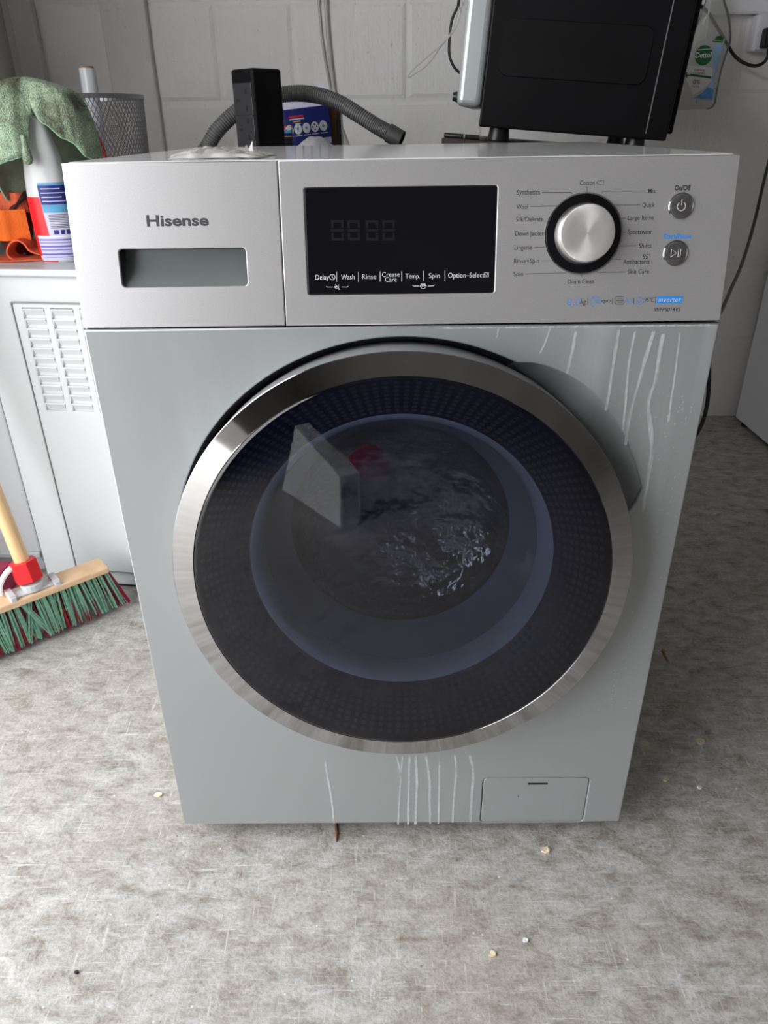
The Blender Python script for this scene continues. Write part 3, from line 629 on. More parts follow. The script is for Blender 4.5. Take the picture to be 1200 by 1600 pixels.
# ------------------------------------------------------------------ spray bottle, cloth, orange webbing, wire bin
BC = Vector((-.600, .702, .6605)); ZT = .6605
prof = [(0, .031), (.004, .035), (.03, .0365), (.11, .0365), (.14, .034), (.17, .0302), (.195, .0250), (.212, .0205), (.222, .0182), (.228, .0178)]
def brad(z):
    for (a, ra), (b, rb) in zip(prof, prof[1:]):
        if a <= z <= b: return ra+(rb-ra)*(z-a)/(b-a)
    return prof[-1][1]
def bp(th, z, off=0):
    r = brad(z)+off; ex = .8
    cx, sy = cos(th), sin(th)
    return Vector((BC.x+r*abs(cx)**ex*(1 if cx > 0 else -1), BC.y+.78*r*abs(sy)**ex*(1 if sy > 0 else -1), BC.z+z))
sb = thing('spray_bottle', 'white and red spray bottle with a blue printed label, standing under the green cloth', 'bottle', BC)
g = G().grid(lambda u, v: bp(2*pi*u, .228*v), 40, 40, True); n0 = len(g.V)
g.F.append(tuple(range(39, -1, -1))); g.F.append(tuple(n0-40+k for k in range(40)))
g.obj('bottle_body', M_BOT, sb, True, None, 50)
def patch(name, t0, t1, z0, z1, off, m, par, skew=0):
    return G().grid(lambda u, v: bp(radians(t0+(t1-t0)*u+skew*(1-v)), z0+(z1-z0)*v, off), 14, 8).obj(name, m, par, True)
patch('red_sleeve', 150, 272, .002, .109, .0007, M_RED, sb)
lb = patch('label', 262, 400, .046, .131, .0009, M_LLAV, sb, 6)
patch('label_block', 263, 400, .097, .127, .0012, M_LBLUE, lb, 2)
patch('label_block', 263, 400, .127, .131, .0012, M_LMID, lb, 0)
patch('label_block', 265, 400, .084, .097, .0012, M_LMID, lb, 1)
for k in range(4): patch('label_line', 268, 330-14*(k % 2), .1015+.0065*k, .1030+.0065*k, .0014, M_LLAV, lb)
for k in range(9): patch('label_line', 272, 392-17*(k % 3), .0590+.0026*k, .0599+.0026*k, .0012, M_INK, lb)
for k in range(3): patch('label_symbol', 276+17*k, 288+17*k, .0485, .0560, .0012, M_LBLUE, lb)
st = patch('stripe_band', 232, 400, .004, .0455, .0011, M_LLAV, sb)
for z, h in ((.010, .0012), (.014, .003), (.022, .0016), (.027, .003), (.034, .0014), (.0385, .0024)): patch('stripe', 233, 400, z, z+h, .0014, M_LVIO, st)
patch('white_edge', 232, 400, .0435, .0465, .0015, M_WINK, st)
g = G()
for k in range(4): g.lathe([(.0168, .2265+.007*k), (.0180, .2275+.007*k), (.0180, .2320+.007*k), (.0168, .2333+.007*k)], 28, Matrix.Translation(BC))
g.obj('collar', mat('grey_collar', (.42, .43, .40), .5, var=.05), sb, True, None, 40)
G().box(-.040, .034, -.009, .009, .252, .270, Matrix.Translation(BC)).obj('trigger_head', M_WINK, sb, bevel=.006)
# draped cloth
TB = [(-60, .086, .160), (-45, .074, .166), (-33, .060, .172), (-22, .042, .178), (-12, .0335, .228), (0, .0315, .243), (14, .034, .240), (28, .044, .222), (42, .060, .198), (56, .072, .190), (72, .082, .172), (95, .089, .150), (125, .088, .14),
      (160, .072, .15), (190, .066, .135), (215, .074, .105), (238, .088, .100), (262, .094, .135), (285, .094, .158), (300, .086, .160)]
def tb(th):
    th = (th-16+60) % 360-60
    for (a, ra, za), (b, rb, zb) in zip(TB, TB[1:]):
        if a <= th <= b:
            t = (th-a)/(b-a); t = t*t*(3-2*t); return ra+(rb-ra)*t, za+(zb-za)*t
    return TB[0][1:]
def cloth_pt(u, v):
    th = -60+360*u; R, hz = tb(th); a = radians(th); s = v
    e = 1-(1-s)**2.1
    r = R*e*(1+.05*sin(3*a+1)*s); x = r*sin(a); y = -r*cos(a)
    lx = max(0, 1-abs(x)/.075)
    top = .286-.018*max(0, x/.08)-.006*(x/.07)**2 if x > 0 else .286-.010*(x/.07)**2
    z = top-(top-hz)*(s**(2.6+3.2*max(0, sin(a))))
    nz = noise.noise(Vector((x*28, y*28, s*2)))*.006*s+.004*sin(7*a)*s*s
    return Vector((BC.x+x+nz*.5, BC.y+.008+y+nz, BC.z+z+nz*.4))
ct = thing('cloth', 'green microfibre cloth with dirty patches draped over the white spray bottle', 'cloth', (BC.x, BC.y, BC.z+.2))
cm = G().grid(cloth_pt, 120, 34, True).obj('fabric', [M_CLOTHI, M_CLOTH], ct, True)
so = cm.modifiers.new('thickness', 'SOLIDIFY'); so.thickness = .0022; so.offset = -1; so.material_offset = 1; so.material_offset_rim = 1
G().tube([cloth_pt(i/120, 1.0) for i in range(121)], .0017, 6, False).obj('hem', M_HEM, ct, True)
g = G(); kn = cloth_pt((-4+60)/360, 1)+Vector((-.002, -.006, -.012))
g.lathe([(.0003, -.011), (.006, -.009), (.0085, -.002), (.0075, .008), (.005, .020), (.0035, .034)], 16, Matrix.Translation(kn)); 
g.obj('folded_corner', M_CLOTH, ct, True)
# orange webbing pile
ow = thing('webbing_bundle', 'bundle of orange and coral webbing straps left of the spray bottle', 'straps', (-.70, .72, ZT))
g = G().grid(lambda u, v: Vector((-.705+.052*cos(2*pi*u)*(.35+.65*sin(pi*min(1, .5+.5*(1-v))))*(1+.12*noise.noise(Vector((cos(2*pi*u), sin(2*pi*u), v*3)))), .765+.034*sin(2*pi*u)*(1-.6*v*v), ZT+.002+.155*v+.01*noise.noise(Vector((u*6, v*4, 1))))), 24, 12, True)
g.F.append(tuple(range(len(g.V)-24, len(g.V)))); g.obj('rust_cloth', M_RUST, ow, True)
def band(name, pts, y, wz, m, th=.003):
    P = spline([Vector((p.x, y+dy, 0)) for p, dy in pts], 6); b = pts[0][0].z
    g = G(); strip(g, [(q.x, q.y, b) for q in P], (0, 0, wz), th); return g.obj(name, m, ow, False, None)
band('coral_band', [(at(-45, 335, .72), .02), (at(-20, 335, .72), .0), (at(10, 335, .72), .004), (at(26, 335, .72), -.004), (at(38, 335, .72), .006)], .735, .034, M_CORAL)
band('orange_band', [(at(-45, 377, .72), .02), (at(-20, 377, .72), .004), (at(0, 377, .72), .0), (at(14, 377, .72), -.005), (at(26, 377, .72), .001), (at(46, 377, .72), .008)], .722, .052, M_ORANGE)
P = spline(ats([(70, 305), (45, 309), (32, 316), (22, 328), (10, 345)], .726), 6)
g = G(); strip(g, P, (0, .012, .012), .004); g.obj('black_strap', M_DARK, ow)
P = spline([Vector((p.x, .70, max(p.z, ZT+.002))) for p in ats([(62, 398), (46, 392), (38, 382), (27, 376), (17, 379), (11, 389), (12, 399), (22, 406), (36, 408), (64, 409)], .70)], 6)
g = G(); strip(g, P, (0, .048, 0), .0028); g.obj('coral_loop', M_CORAL, ow)
g = G(); strip(g, [(-.755, .694, ZT+.0022), (-.70, .690, ZT+.0022), (-.66, .692, ZT+.003), (-.638, .700, ZT+.0022)], (0, .06, 0), .003); g.obj('coral_tail', M_CORAL, ow)
# wire mesh bin
BN = Vector((-.640, 1.055, ZT))
wbin = thing('mesh_bin', 'silver wire mesh bin behind the green cloth', 'bin', BN)
g = G(); NW = 84
for sgn in (1, -1):
    for i in range(NW):
        a0 = 2*pi*i/NW; P = []
        for k in range(13):
            v = k/12; a = a0+sgn*v*1.15; r = .110+.011*v; P.append((BN.x+r*cos(a), BN.y+r*sin(a), ZT+.004+.264*v))
        g.tube(P, .0008, 3, False)
g.obj('wire_lattice', M_MESH, wbin)['kind'] = 'stuff'
G().lathe([(.119, .264), (.1235, .264), (.1235, .272), (.119, .272)], 56, Matrix.Translation(BN), True).obj('rim', M_MESH, wbin, True, None, 40)
G().lathe([(.0005, .0), (.112, 0), (.112, .008), (.109, .008), (.109, .003), (.0005, .003)], 48, Matrix.Translation(BN)).obj('base', M_MESH, wbin, True, None, 40)
# cling film roll in the bin
a, b = at(133, 260, 1.06), at(138, 104, 1.06); b = Vector((b.x, 1.05, b.z)); a = Vector((b.x-.006, 1.05, ZT+.02)); ax = (b-a).normalized(); Lr = (b-a).length
RM = frame(a, ax.orthogonal(), ax.cross(ax.orthogonal())); 
fr = thing('film_roll', 'roll of clear film on a cardboard core, standing in the wire mesh bin', 'roll', a)
G().lathe([(.0130, .004), (.0160, .002), (.0163, .03), (.0160, Lr-.03), (.0158, Lr-.004), (.0128, Lr-.003)], 28).obj('film', M_FILM, fr, True, RM, 40)
G().lathe([(.0130, 0), (.0130, Lr), (.0108, Lr), (.0108, 0)], 28, None, True).obj('core', M_CORE, fr, True, RM, 40)
rs_ = thing('red_stick', 'red stick lying inside the wire mesh bin', 'stick', (-.60, 1.03, ZT+.01))
G().tube([(-.60, 1.0, ZT+.012), at(160, 240, 1.01), at(147, 210, 1.01)], .009, 8).obj('shaft', M_RED, rs_, True, None, 40)
G().tube([at(147, 210, 1.01), at(141, 197, 1.01)], .0095, 8).obj('end_cap', M_DARK, rs_, True, None, 40)

# ------------------------------------------------------------------ broom
BA = Vector((.7443, .6678, 0)); BN_ = Vector((-.6678, .7443, 0))
bo = Vector((-.7367, .3813, 0))
br = thing('broom', 'push broom with pine handle, red socket and green and maroon bristles', 'broom', bo+BA*.11+BN_*.03)
HM = frame(bo+Vector((0, 0, .094)), BA, BN_)
HB = G().box(-.10, .232, .004, .054, 0, .0135).obj('head_block', M_BEECH, br, False, HM, bevel=.003)
def tuft(seed, col, ln=-.083):
    r = random.Random(seed); g = G()
    for i in range(13):
        a = r.uniform(0, 2*pi); q = sqrt(r.random()); s = Vector((q*cos(a)*.0038, q*sin(a)*.0038, .002)); e = Vector((q*cos(a)*.0050+r.gauss(0, .0008), q*sin(a)*.0050+r.gauss(0, .0008), ln+r.uniform(-.003, .004)))
        mid = (s+e)/2+Vector((q*cos(a)*.001, q*sin(a)*.001, 0)); g.tube([s, mid, e], [.0014, .0013, .0011], 3, False)
    me = bpy.data.meshes.new('bristle_tuft'); me.from_pydata([tuple(v) for v in g.V], [], g.F); me.materials.append(col); return me
TG = [tuft(k, M_GREEN) for k in range(4)]; TR_ = [tuft(20+k, M_MAROON, -.087) for k in range(3)]
rb = random.Random(3)
for row in range(4):
    for i in range(27):
        u = -.094+.0122*i+(.006 if row % 2 else 0); v = .009+.0125*row
        me = rb.choice(TR_ if row == 1 and rb.random() < .8 else TG)
        lean_v = (-.05, -.20, .0, .15)[row]+rb.gauss(0, .03); lean_u = .10+.20*max(0, (u-.16)/.07)+rb.gauss(0, .05)+(.32 if (row == 0 and i in (13,)) else 0)+(-.25 if row == 0 and i == 14 else 0)
        za = Vector((-lean_u, -lean_v, 1)).normalized(); xa = Vector((1, 0, lean_u)).normalized(); ya = za.cross(xa).normalized(); xa = ya.cross(za)
        lm = Matrix(((xa.x, ya.x, za.x, u), (xa.y, ya.y, za.y, v), (xa.z, ya.z, za.z, 0), (0, 0, 0, 1)))
        o = bpy.data.objects.new('bristle_tuft', me); link(o, br, HM @ lm)
sk = HM @ Matrix.Translation((.093, .033, .020))
hd = (at(-38, 770, .50)-at(8, 880, .47)); 
hdir = Vector((-.20, .16, 1)).normalized()
hx = (BA-hdir*BA.dot(hdir)).normalized(); SM = frame(bo+BA*.0935+BN_*.028+Vector((0, 0, .114)), hx, hdir.cross(hx))
# red hexagonal socket
g = G().lathe([(.0150, .012), (.0255, .012), (.0255, .052), (.0140, .052)], 6, Matrix.Rotation(radians(30), 4, 'Z'))
g.obj('socket', M_RED, br, False, SM, bevel=.0012)
G().lathe([(.0132, .030), (.0136, .055), (.0132, .30), (.0128, .585), (.008, .595), (.0005, .596)], 20).obj('handle', M_WOOD, br, True, SM, 40)
g = G().box(-.040, .040, -.014, .014, -.004, .000)
for s in (-1, 1):
    g.box(s*.040-.006, s*.040+.006, -.017, .017, -.004, .006)
    g.box(s*.040-.005, s*.040+.005, -.021, -.013, -.008, .004)
g.lathe([(.018, -.002), (.021, .013), (.0005, .013)], 16)
clip = g.obj('bracket', M_GALV, br, False, HM @ Matrix.Translation((.0935, .026, .0178)), bevel=.0012)
P = [HM @ Vector((.0935-.052*cos(a), .034, .018+.050*sin(a))) for a in [radians(k*10) for k in range(0, 10)]]
g = G(); strip(g, P, tuple(BN_*.014), .004); g.obj('stay', M_WINK, br)

# ------------------------------------------------------------------ table behind the machine and what stands on it
tz = .800
tbt = thing('work_table', 'low dark-topped table hidden behind the washing machine', 'table', (.10, .95, 0))
G().box(-.345, .50, .64, 1.36, tz-.022, tz).obj('table_top', M_TABLE, tbt, bevel=.002)
for x in (-.33, .44):
    for y in (.68, 1.31): G().box(x, x+.035, y, y+.035, 0, tz-.022).obj('leg', M_TABLE, tbt)
# extension tower
E_ = Vector((-.2437, .800, tz)); TL = Vector((-.719, .696, 0)).normalized(); TRr = Vector((.696, .719, 0)).normalized(); sd = .065; Ht = .1625
TWM = frame(E_, TRr, -TL*-1)       # local x along the right face, y along the left face
TWM = Matrix(((TRr.x, TL.x, 0, E_.x), (TRr.y, TL.y, 0, E_.y), (0, 0, 1, E_.z), (0, 0, 0, 1)))
tw = thing('socket_tower', 'tall black extension tower with UK sockets behind the washing machine', 'extension lead', E_+TL*.03+TRr*.03)
G().box(0, sd, 0, sd, 0, Ht).obj('housing', M_BLK, tw, False, TWM, bevel=.005, seg=3)
fpn = G().box(-.0012, .001, .006, sd-.004, .004, Ht-.022).obj('socket_face', mat('satin_black_socket', (.03, .03, .034), .35, var=.1), tw, False, TWM, bevel=.0008)
for k in range(3):
    zc = Ht-.048-.0465*k
    for a, dz_, w_, h_ in ((.023, .013, .0022, .0085), (.047, -.001, .0055, .004), (.023, -.014, .0022, .0085)):
        G().box(-.0019, -.0011, a-w_, a+w_, zc+dz_-h_/2, zc+dz_+h_/2).obj('pin_slot', M_GAP, fpn, False, TWM)
    if k: G().box(-.0014, -.0011, .006, sd-.004, zc+.0215, zc+.0225).obj('joint', M_GAP, fpn, False, TWM)
# drain hose
HP = [at(300, 262, .93), at(318, 238, .93), at(338, 206, .93), at(366, 178, .94), at(402, 156, .95), at(440, 148, .96), at(470, 146, .96), at(500, 150, .95), at(530, 161, .94), at(560, 179, .93), at(590, 198, .92), at(612, 210, .91)]
HP[0].z = max(HP[0].z, tz+.016)
dh_ = thing('drain_hose', 'grey corrugated hose arching behind the black socket tower', 'hose', HP[-1])
C = spline(HP, 40); R = [.0142+(.0007 if (i % 4) < 2 else -.0007) for i in range(len(C))]
G().tube(C, R, 14).obj('corrugated_tube', M_HOSE, dh_, True, None, 20)
g = G(); e0 = C[-4]; e1 = at(628, 218.5, .905); e1.z = max(e1.z, tz+.017); d_ = (e1-e0).normalized()
g.tube([e0-d_*.006, e0-d_*.004, e0, e1-d_*.002, e1], [.0155, .0172, .0172, .0160, .0157], 20, False); g.tube([e1, e1-d_*.018], [.0157, .0125], 20, False)
g.obj('cuff', mat('dark_rubber_cuff', (.05, .05, .05), .5, var=.1), dh_, True, None, 40)
g = G(); g.tube([e1-d_*.017, e1-d_*.018], .0126, 20); g.obj('bore', M_GAP, dh_)
# blue carton with printed symbols
tr = at(512, 163.5, 1.04); BXM = Matrix.Translation(tr) @ Matrix.Rotation(radians(-5.5), 4, 'Y')
hb = (tr.z-tz-.016)/cos(radians(5.5))
bx = thing('blue_carton', 'blue printed carton with white round symbols, behind the drain hose', 'box', (tr.x-.06, 1.07, tz))
G().box(-.150, 0, 0, .06, -hb+.0, 0).obj('carton', M_BOXB, bx, False, BXM, bevel=.001)
for k in range(5):
    cx_ = -.0145-.0178*k
    d0 = G().add([(cx_+.0082*cos(2*pi*i/20), -.0006, -.037-.0002*k+.0098*sin(2*pi*i/20)) for i in range(20)], [tuple(range(20))]).obj('round_symbol', M_WINK, bx, False, BXM)
    g = G()
    if k == 1:
        for i in range(4): a = pi/2*i; g.add([(cx_+.0042*cos(a)+.0018*cos(2*pi*j/8), -.0009, -.037+.0048*sin(a)+.0018*sin(2*pi*j/8)) for j in range(8)], [tuple(range(8))])
    else: g.add([(cx_+.0026*cos(2*pi*j/10), -.0009, -.037+.0030*sin(2*pi*j/10)) for j in range(10)], [tuple(range(10))])
    g.obj('symbol_mark', M_LMID if k != 1 else M_LBLUE, d0, False, BXM)
    G().box(cx_-.0075, cx_+.0075, -.0009, -.0005, -.0508, -.0492).obj('print_line', M_PAPER, bx, False, BXM)
for x0_, x1_, z0_, z1_, m in ((-.083, -.053, -.0155, -.0125, M_RED), (-.083, -.052, -.0200, -.0178, M_PAPER), (-.075, -.060, -.0245, -.0222, mat('yellow_ink', (.75, .55, .12), .5, var=.03)), (-.072, -.060, -.0285, -.0268, M_PAPER), (-.052, -.001, -.0700, -.0590, M_PAPER)):
    G().box(x0_, x1_, -.0008, 0, z0_, z1_).obj('print_block', m, bx, False, BXM)
G().add([at(437, 140, 1.06), at(508, 132, 1.06), at(511, 164, 1.055), at(437, 174, 1.055), at(437, 140, 1.061), at(508, 132, 1.061), at(511, 164, 1.056), at(437, 174, 1.056)], [(3, 2, 1, 0), (4, 5, 6, 7), (0, 1, 5, 4), (1, 2, 6, 5), (2, 3, 7, 6), (3, 0, 4, 7)]).obj('lilac_flap', M_PAPER, bx)
bc = thing('brown_carton', 'brown cardboard slab with a dark edge, right of the blue carton', 'box', (at(520, 166, 1.06).x, 1.09, tz))
p = at(511, 160, 1.06); q = at(525.5, 166, 1.06); q2 = at(532, 168, 1.06)
G().box(p.x, q.x, 1.06, 1.13, tz, q.z).obj('carton', M_CARD, bc, bevel=.001)
G().box(q.x, q2.x, 1.058, 1.132, tz, q2.z).obj('edge_strip', M_DARK, bc, bevel=.001)
pc = thing('small_packet', 'small packet with red, blue and black bands in front of the blue carton', 'packet', (at(447, 210, .95).x, .96, tz))
p0, p1 = at(430, 222, .95), at(456, 222, .95)
for (ya_, yb_, m) in ((197, 202, M_RED), (202, 208, M_LMID), (208, 212.5, M_LBLUE), (212.5, 214, mat('amber_ink', (.6, .4, .06), .5, var=.03)), (214, 240, M_DARK)):
    z1_, z0_ = at(447, ya_, .95).z, max(tz, at(447, yb_, .95).z); G().box(p0.x, p1.x, .95, .975, z0_, z1_).obj('band', m, pc)
p = at(451, 200.5, .949); G().add([p+Vector((.0062*cos(2*pi*i/16), 0, .0036*sin(2*pi*i/16))) for i in range(16)], [tuple(range(16))]).obj('white_oval', M_WINK, pc)
gc = thing('crumpled_sheet', 'grey crumpled plastic sheet behind the back edge of the washing machine', 'sheet', (at(488, 222, .86).x, .86, tz))
pl, pr_ = at(446, 226, .86), at(545, 226, .86); hh = at(490, 213.5, .86).z-tz
G().grid(lambda u, v: Vector((pl.x+(pr_.x-pl.x)*u, .80+.10*v, tz+.001+hh*max(0, sin(pi*u)**.6*sin(pi*v)**.5)*(1+.06*noise.noise(Vector((u*9, v*6, 2))))*(.55+.45*cos((u-.42)*2.2)))), 28, 14).obj('sheet', M_GREYC, gc, True)

# ------------------------------------------------------------------ microwave on its dark board
MA = radians(4.6); MO = at(748, 198, .83)
MW = Matrix.Translation(MO) @ Matrix.Rotation(radians(-9), 4, 'Z') @ Matrix.Rotation(MA, 4, 'Y')
def mloc(px, py):
    I = MW.inverted(); a = I @ CAM; b = I @ at(px, py, .8); d = b-a; return a+d*(-a.y/d.y)
mw = thing('microwave', 'black microwave oven with silver front, standing tilted on a dark board', 'microwave', MO+Vector((.17, .18, -.02)))
ml = mloc(1040, 222).x; mh = .285; mdp = .37
G().box(0, ml, 0, mdp, 0, mh).obj('casing', M_BLK, mw, False, MW, bevel=.003)
sx0 = mloc(1012, 190).x
G().box(sx0, sx0+.0016, -.0012, .004, .010, mh-.004).obj('side_seam', mat('bare_metal_edge', (.30, .30, .30), .4, .6, var=.05), mw, False, MW)
G().box(ml-.002, ml+.012, .02, mdp-.02, .012, mh-.01).obj('rear_cover', M_BLK, mw, False, MW, bevel=.003)
tl, tr_, br_, bl_ = mloc(789, 25), mloc(1027, 42), mloc(1006, 134), mloc(777, 119)
def emb(ins):
    x0_ = (tl.x+bl_.x)/2+ins; x1_ = (tr_.x+br_.x)/2-ins; z0_ = (bl_.z+br_.z)/2+ins; z1_ = (tl.z+tr_.z)/2-ins
    return rrect(x0_, x1_, z0_, z1_, .016-ins, 6)
lo = [emb(0), emb(.0016), emb(.0034)]; hs = (.0002, -.0016, -.0016); n_ = len(lo[0]); g = G()
for L_, h_ in zip(lo, hs): g.V += [Vector((x, h_, z)) for x, z in L_]
for j in range(2): g.F += [(j*n_+i, j*n_+(i+1) % n_, (j+1)*n_+(i+1) % n_, (j+1)*n_+i) for i in range(n_)]
g.F.append(tuple(2*n_+i for i in range(n_)))
g.obj('embossed_panel', mat('satin_black_steel', (.006, .006, .007), .38, 0, .2, var=.2, vscale=12), mw, True, MW, 25)
fb = mloc(740, 168); fl_ = mloc(714, 150)
G().box(fl_.x, .0, -.004, mdp+.004, fb.z, mh+.004).obj('front_frame', M_STEEL, mw, False, MW, bevel=.011, seg=4)
km = frame(MW @ Vector((fl_.x, .02, mloc(714, 151).z)), MW.to_3x3() @ Vector((0, 1, 0)), MW.to_3x3() @ Vector((0, 0, 1)))
G().lathe([(.0085, .004), (.0085, -.002), (.0075, -.0055), (.0068, -.009), (.0005, -.0095)], 20, km).obj('dial', M_DARK, mw, True, None, 35)
G().lathe([(.0092, .004), (.0092, -.001), (.0085, -.0012)], 20, km).obj('dial_collar', M_CHROME, mw, True, None, 35)
for x, y in ((.036, .03), (.285, .03), (.036, .33), (.285, .33)):
    G().lathe([(.0165, .003), (.0165, 0), (.0175, -.008), (.0195, -.020), (.0185, -.0215), (.0005, -.0215)], 24, MW @ Matrix.Translation((x, y, 0))).obj('foot', M_DARK, mw, True, None, 40)
bd = thing('dark_board', 'dark brown board under the feet of the black microwave', 'board', MO+Vector((.15, .2, -.04)))
G().box(-.062, .330, -.045, .375, -.034, -.0216).obj('slab', M_BOARD, bd, False, MW, bevel=.0015)
wk = thing('wood_block', 'wooden block hidden under the raised end of the dark board', 'block', (.14, .95, tz))
zb = (MW @ Vector((-.02, 0, -.034))).z
G().box(.105, .145, .78, 1.14, tz, zb-.003).obj('offcut', M_WOOD, wk, bevel=.002)
sk_ = thing('black_marker', 'thin black marker lying on the dark board left of the microwave foot', 'pen', MW @ Vector((-.03, -.02, -.02)))
g = G().tube([MW @ Vector((x, -.022, -.0216+.0042)) for x in (-.060, -.058, -.02, .004)], [.003, .0042, .0042, .0042], 12); g.obj('barrel', M_DARK, sk_, True, None, 40)
G().tube([MW @ Vector((x, -.022, -.0216+.0042)) for x in (-.024, -.022)], .0045, 12).obj('ring', M_STEEL, sk_, True, None, 40)

# ------------------------------------------------------------------ cables and sockets on the back wall
def cable(name, label, pts, r, m, k=10, cat='cable'):
    o = G().tube(spline(pts, k), r, 8).obj(name, m, None, True, None, 60); return info(o, label, cat)
yw = YW-.006
cable('wall_cable', 'thin white cable down the wall, left of the pair above the blue carton', [Vector((-.19, yw, 2.419)), Vector((-.19, yw, 1.6)), at(496, -40, yw), at(498, 5, yw), at(503, 60, yw), at(510, 105, yw), at(519, 150, yw), at(530, 190, yw), at(545, 232, yw)], .0032, M_WIRE)
cable('wall_cable', 'thicker white cable down the wall, right of the pair above the blue carton', [Vector((-.172, yw-.003, 2.419)), Vector((-.172, yw-.003, 1.6)), at(508, -40, yw-.003), at(509, 5, yw-.003), at(513, 60, yw-.003), at(518, 110, yw-.003), at(523, 150, yw-.003), at(529, 200, yw-.003), at(535, 240, yw-.003)], .0052, M_WIRE)
cable('loop_wire', 'thin grey wire bent into a narrow loop, left of the microwave', [Vector((.20, 1.614, 1.62)), at(728, -30, 1.25), at(722, 5, 1.25), at(714, 40, 1.25), at(694, 66, 1.25), at(664, 92, 1.25), at(646, 108, 1.25), at(637, 121, 1.25), at(646, 117, 1.252), at(668, 101, 1.252), at(688, 74, 1.255), at(705, 50, 1.255), at(716, 15, 1.255), at(724, -30, 1.255), Vector((.19, 1.614, 1.62))], .0013, M_WIRE)
cable('microwave_cable', 'black cable hanging beside the silver front of the microwave', [Vector((.26, 1.612, 1.60)), at(722, -30, 1.28), at(717, 5, 1.28), at(706, 32, 1.28), at(702, 65, 1.28), at(703, 90, 1.28), at(714, 110, 1.28), at(735, 122, 1.28)], .0032, M_DARK)
tk = thing('cable_trunking', 'white cable trunking running along the wall at top right', 'trunking', (1.2, YW-.015, 1.113))
zt_ = at(1140, 22, YW-.03).z
G().box(.62, 1.815, YW-.028, YW+.003, zt_, zt_+.034).obj('channel', M_PVC, tk, bevel=.002)
G().box(.62, 1.815, YW-.030, YW-.028, zt_+.004, zt_+.030).obj('cover', M_PVC, tk, bevel=.0005)
c0 = at(1176, 80, YW-.045)
so_ = thing('wall_socket', 'white wall socket box at right edge under the trunking', 'socket', (c0.x+.06, YW-.02, c0.z))
G().box(c0.x, c0.x+.13, YW-.040, YW+.003, c0.z, zt_-.0005).obj('back_box', M_PVC, so_, bevel=.003)
G().box(c0.x+.002, c0.x+.128, YW-.048, YW-.040, c0.z+.002, zt_-.003).obj('face_plate', M_PVC, so_, bevel=.003)
pp = at(1190, 76, YW-.07)
plg = thing('mains_plug', 'black mains plug in the white wall socket', 'plug', (pp.x+.03, YW-.06, pp.z))
G().box(pp.x, pp.x+.050, YW-.072, YW-.050, pp.z, pp.z+.046).obj('plug_body', M_DARK, plg, bevel=.006, seg=3)
G().box(pp.x+.006, pp.x+.044, YW-.078, YW-.072, pp.z+.006, pp.z+.040).obj('plug_grip', M_DARK, plg, bevel=.002)
cable('plug_cable', 'black cable looping down from the mains plug behind the clear bottle', [Vector((pp.x+.022, YW-.06, pp.z+.004)), at(1199, 90, YW-.06), at(1190, 100, YW-.06), at(1177, 103, YW-.06), at(1160, 97, YW-.055), at(1147, 86, YW-.04), at(1138, 72, YW-.038), at(1124, 48, YW-.038), at(1106, 20, YW-.038), at(1090, 5, YW-.038)], .0042, M_DARK)
cable('power_cable', 'long black cable hanging behind the right side of the washing machine', [at(1216, 170, 1.45), at(1205, 235, 1.4), at(1192, 290, 1.3), at(1178, 350, 1.2), at(1160, 410, 1.05), at(1142, 452, .92), at(1128, 484, .82), at(1110, 520, .74), Vector((.58, .63, .34)), Vector((.40, .60, .22)), Vector((.27, .575, .20)), Vector((.255, .566, .20))], .0040, M_DARK)

# ------------------------------------------------------------------ clear trigger bottle hung from the trunking
YD = YW-.075
db = thing('clear_spray_bottle', 'clear plastic spray bottle with green oval label, hung right of the microwave', 'bottle', at(1090, 170, YD))
RW = [(171, 1054, 1108), (168, 1050, 1114), (160, 1052, 1118), (140, 1055, 1121), (110, 1060, 1127), (85, 1066, 1135), (68, 1072, 1141), (55, 1080, 1142), (40, 1088, 1141), (25, 1094, 1139), (8, 1100, 1134), (-10, 1106, 1129), (-22, 1109, 1126), (-36, 1111, 1125)]
rows = [(at(a, y, YD), at(b, y, YD)) for y, a, b in RW]
def dbp(u, v):
    j = v*(len(rows)-1); k = min(int(j), len(rows)-2); f = j-k
    a = rows[k][0].lerp(rows[k+1][0], f); b = rows[k][1].lerp(rows[k+1][1], f); c = (a+b)/2; hw = (b-a).length/2; t = 2*pi*u
    dp = min(.021, hw*.62)
    return Vector((c.x+hw*abs(cos(t))**.75*(1 if cos(t) > 0 else -1), YD+dp*abs(sin(t))**.75*(1 if sin(t) > 0 else -1), c.z))
g = G().grid(dbp, 40, 40, True); g.F.append(tuple(range(39, -1, -1)))
g.obj('bottle_body', M_CLEAR, db, True, None, 50)
def flat(name, P, m, off, par):
    return G().add([at(x, y, YD-.0225-off) for x, y in P], [tuple(range(len(P)))[::-1]]).obj(name, m, par)
M_LABW = mat('grey_white_label', (.46, .46, .46), .5, var=.04)
lab = flat('label', [(1060, 154), (1104, 156), (1109, 148), (1113, 125), (1118, 100), (1128, 76), (1133, 60), (1114, 58), (1088, 66), (1076, 100), (1066, 126)], M_LABW, .0000, db)
flat('label_block', [(1095, 154.5), (1113, 156), (1115, 140), (1117, 115), (1123, 92), (1131, 72), (1122, 66), (1114, 74), (1114, 112), (1108, 132)], M_DETB, .0003, lab)
flat('label_block', [(1084, 153), (1113, 156), (1115, 140), (1106, 136), (1096, 146)], mat('blue_splash', (.10, .30, .66), .4, var=.3, vscale=60), .0005, lab)
flat('shield', [(1070, 119), (1083, 148), (1098, 140), (1112, 126), (1114, 106), (1085, 103), (1075, 102)], mat('label_white', (.62, .62, .62), .5, var=.03), .0007, lab)
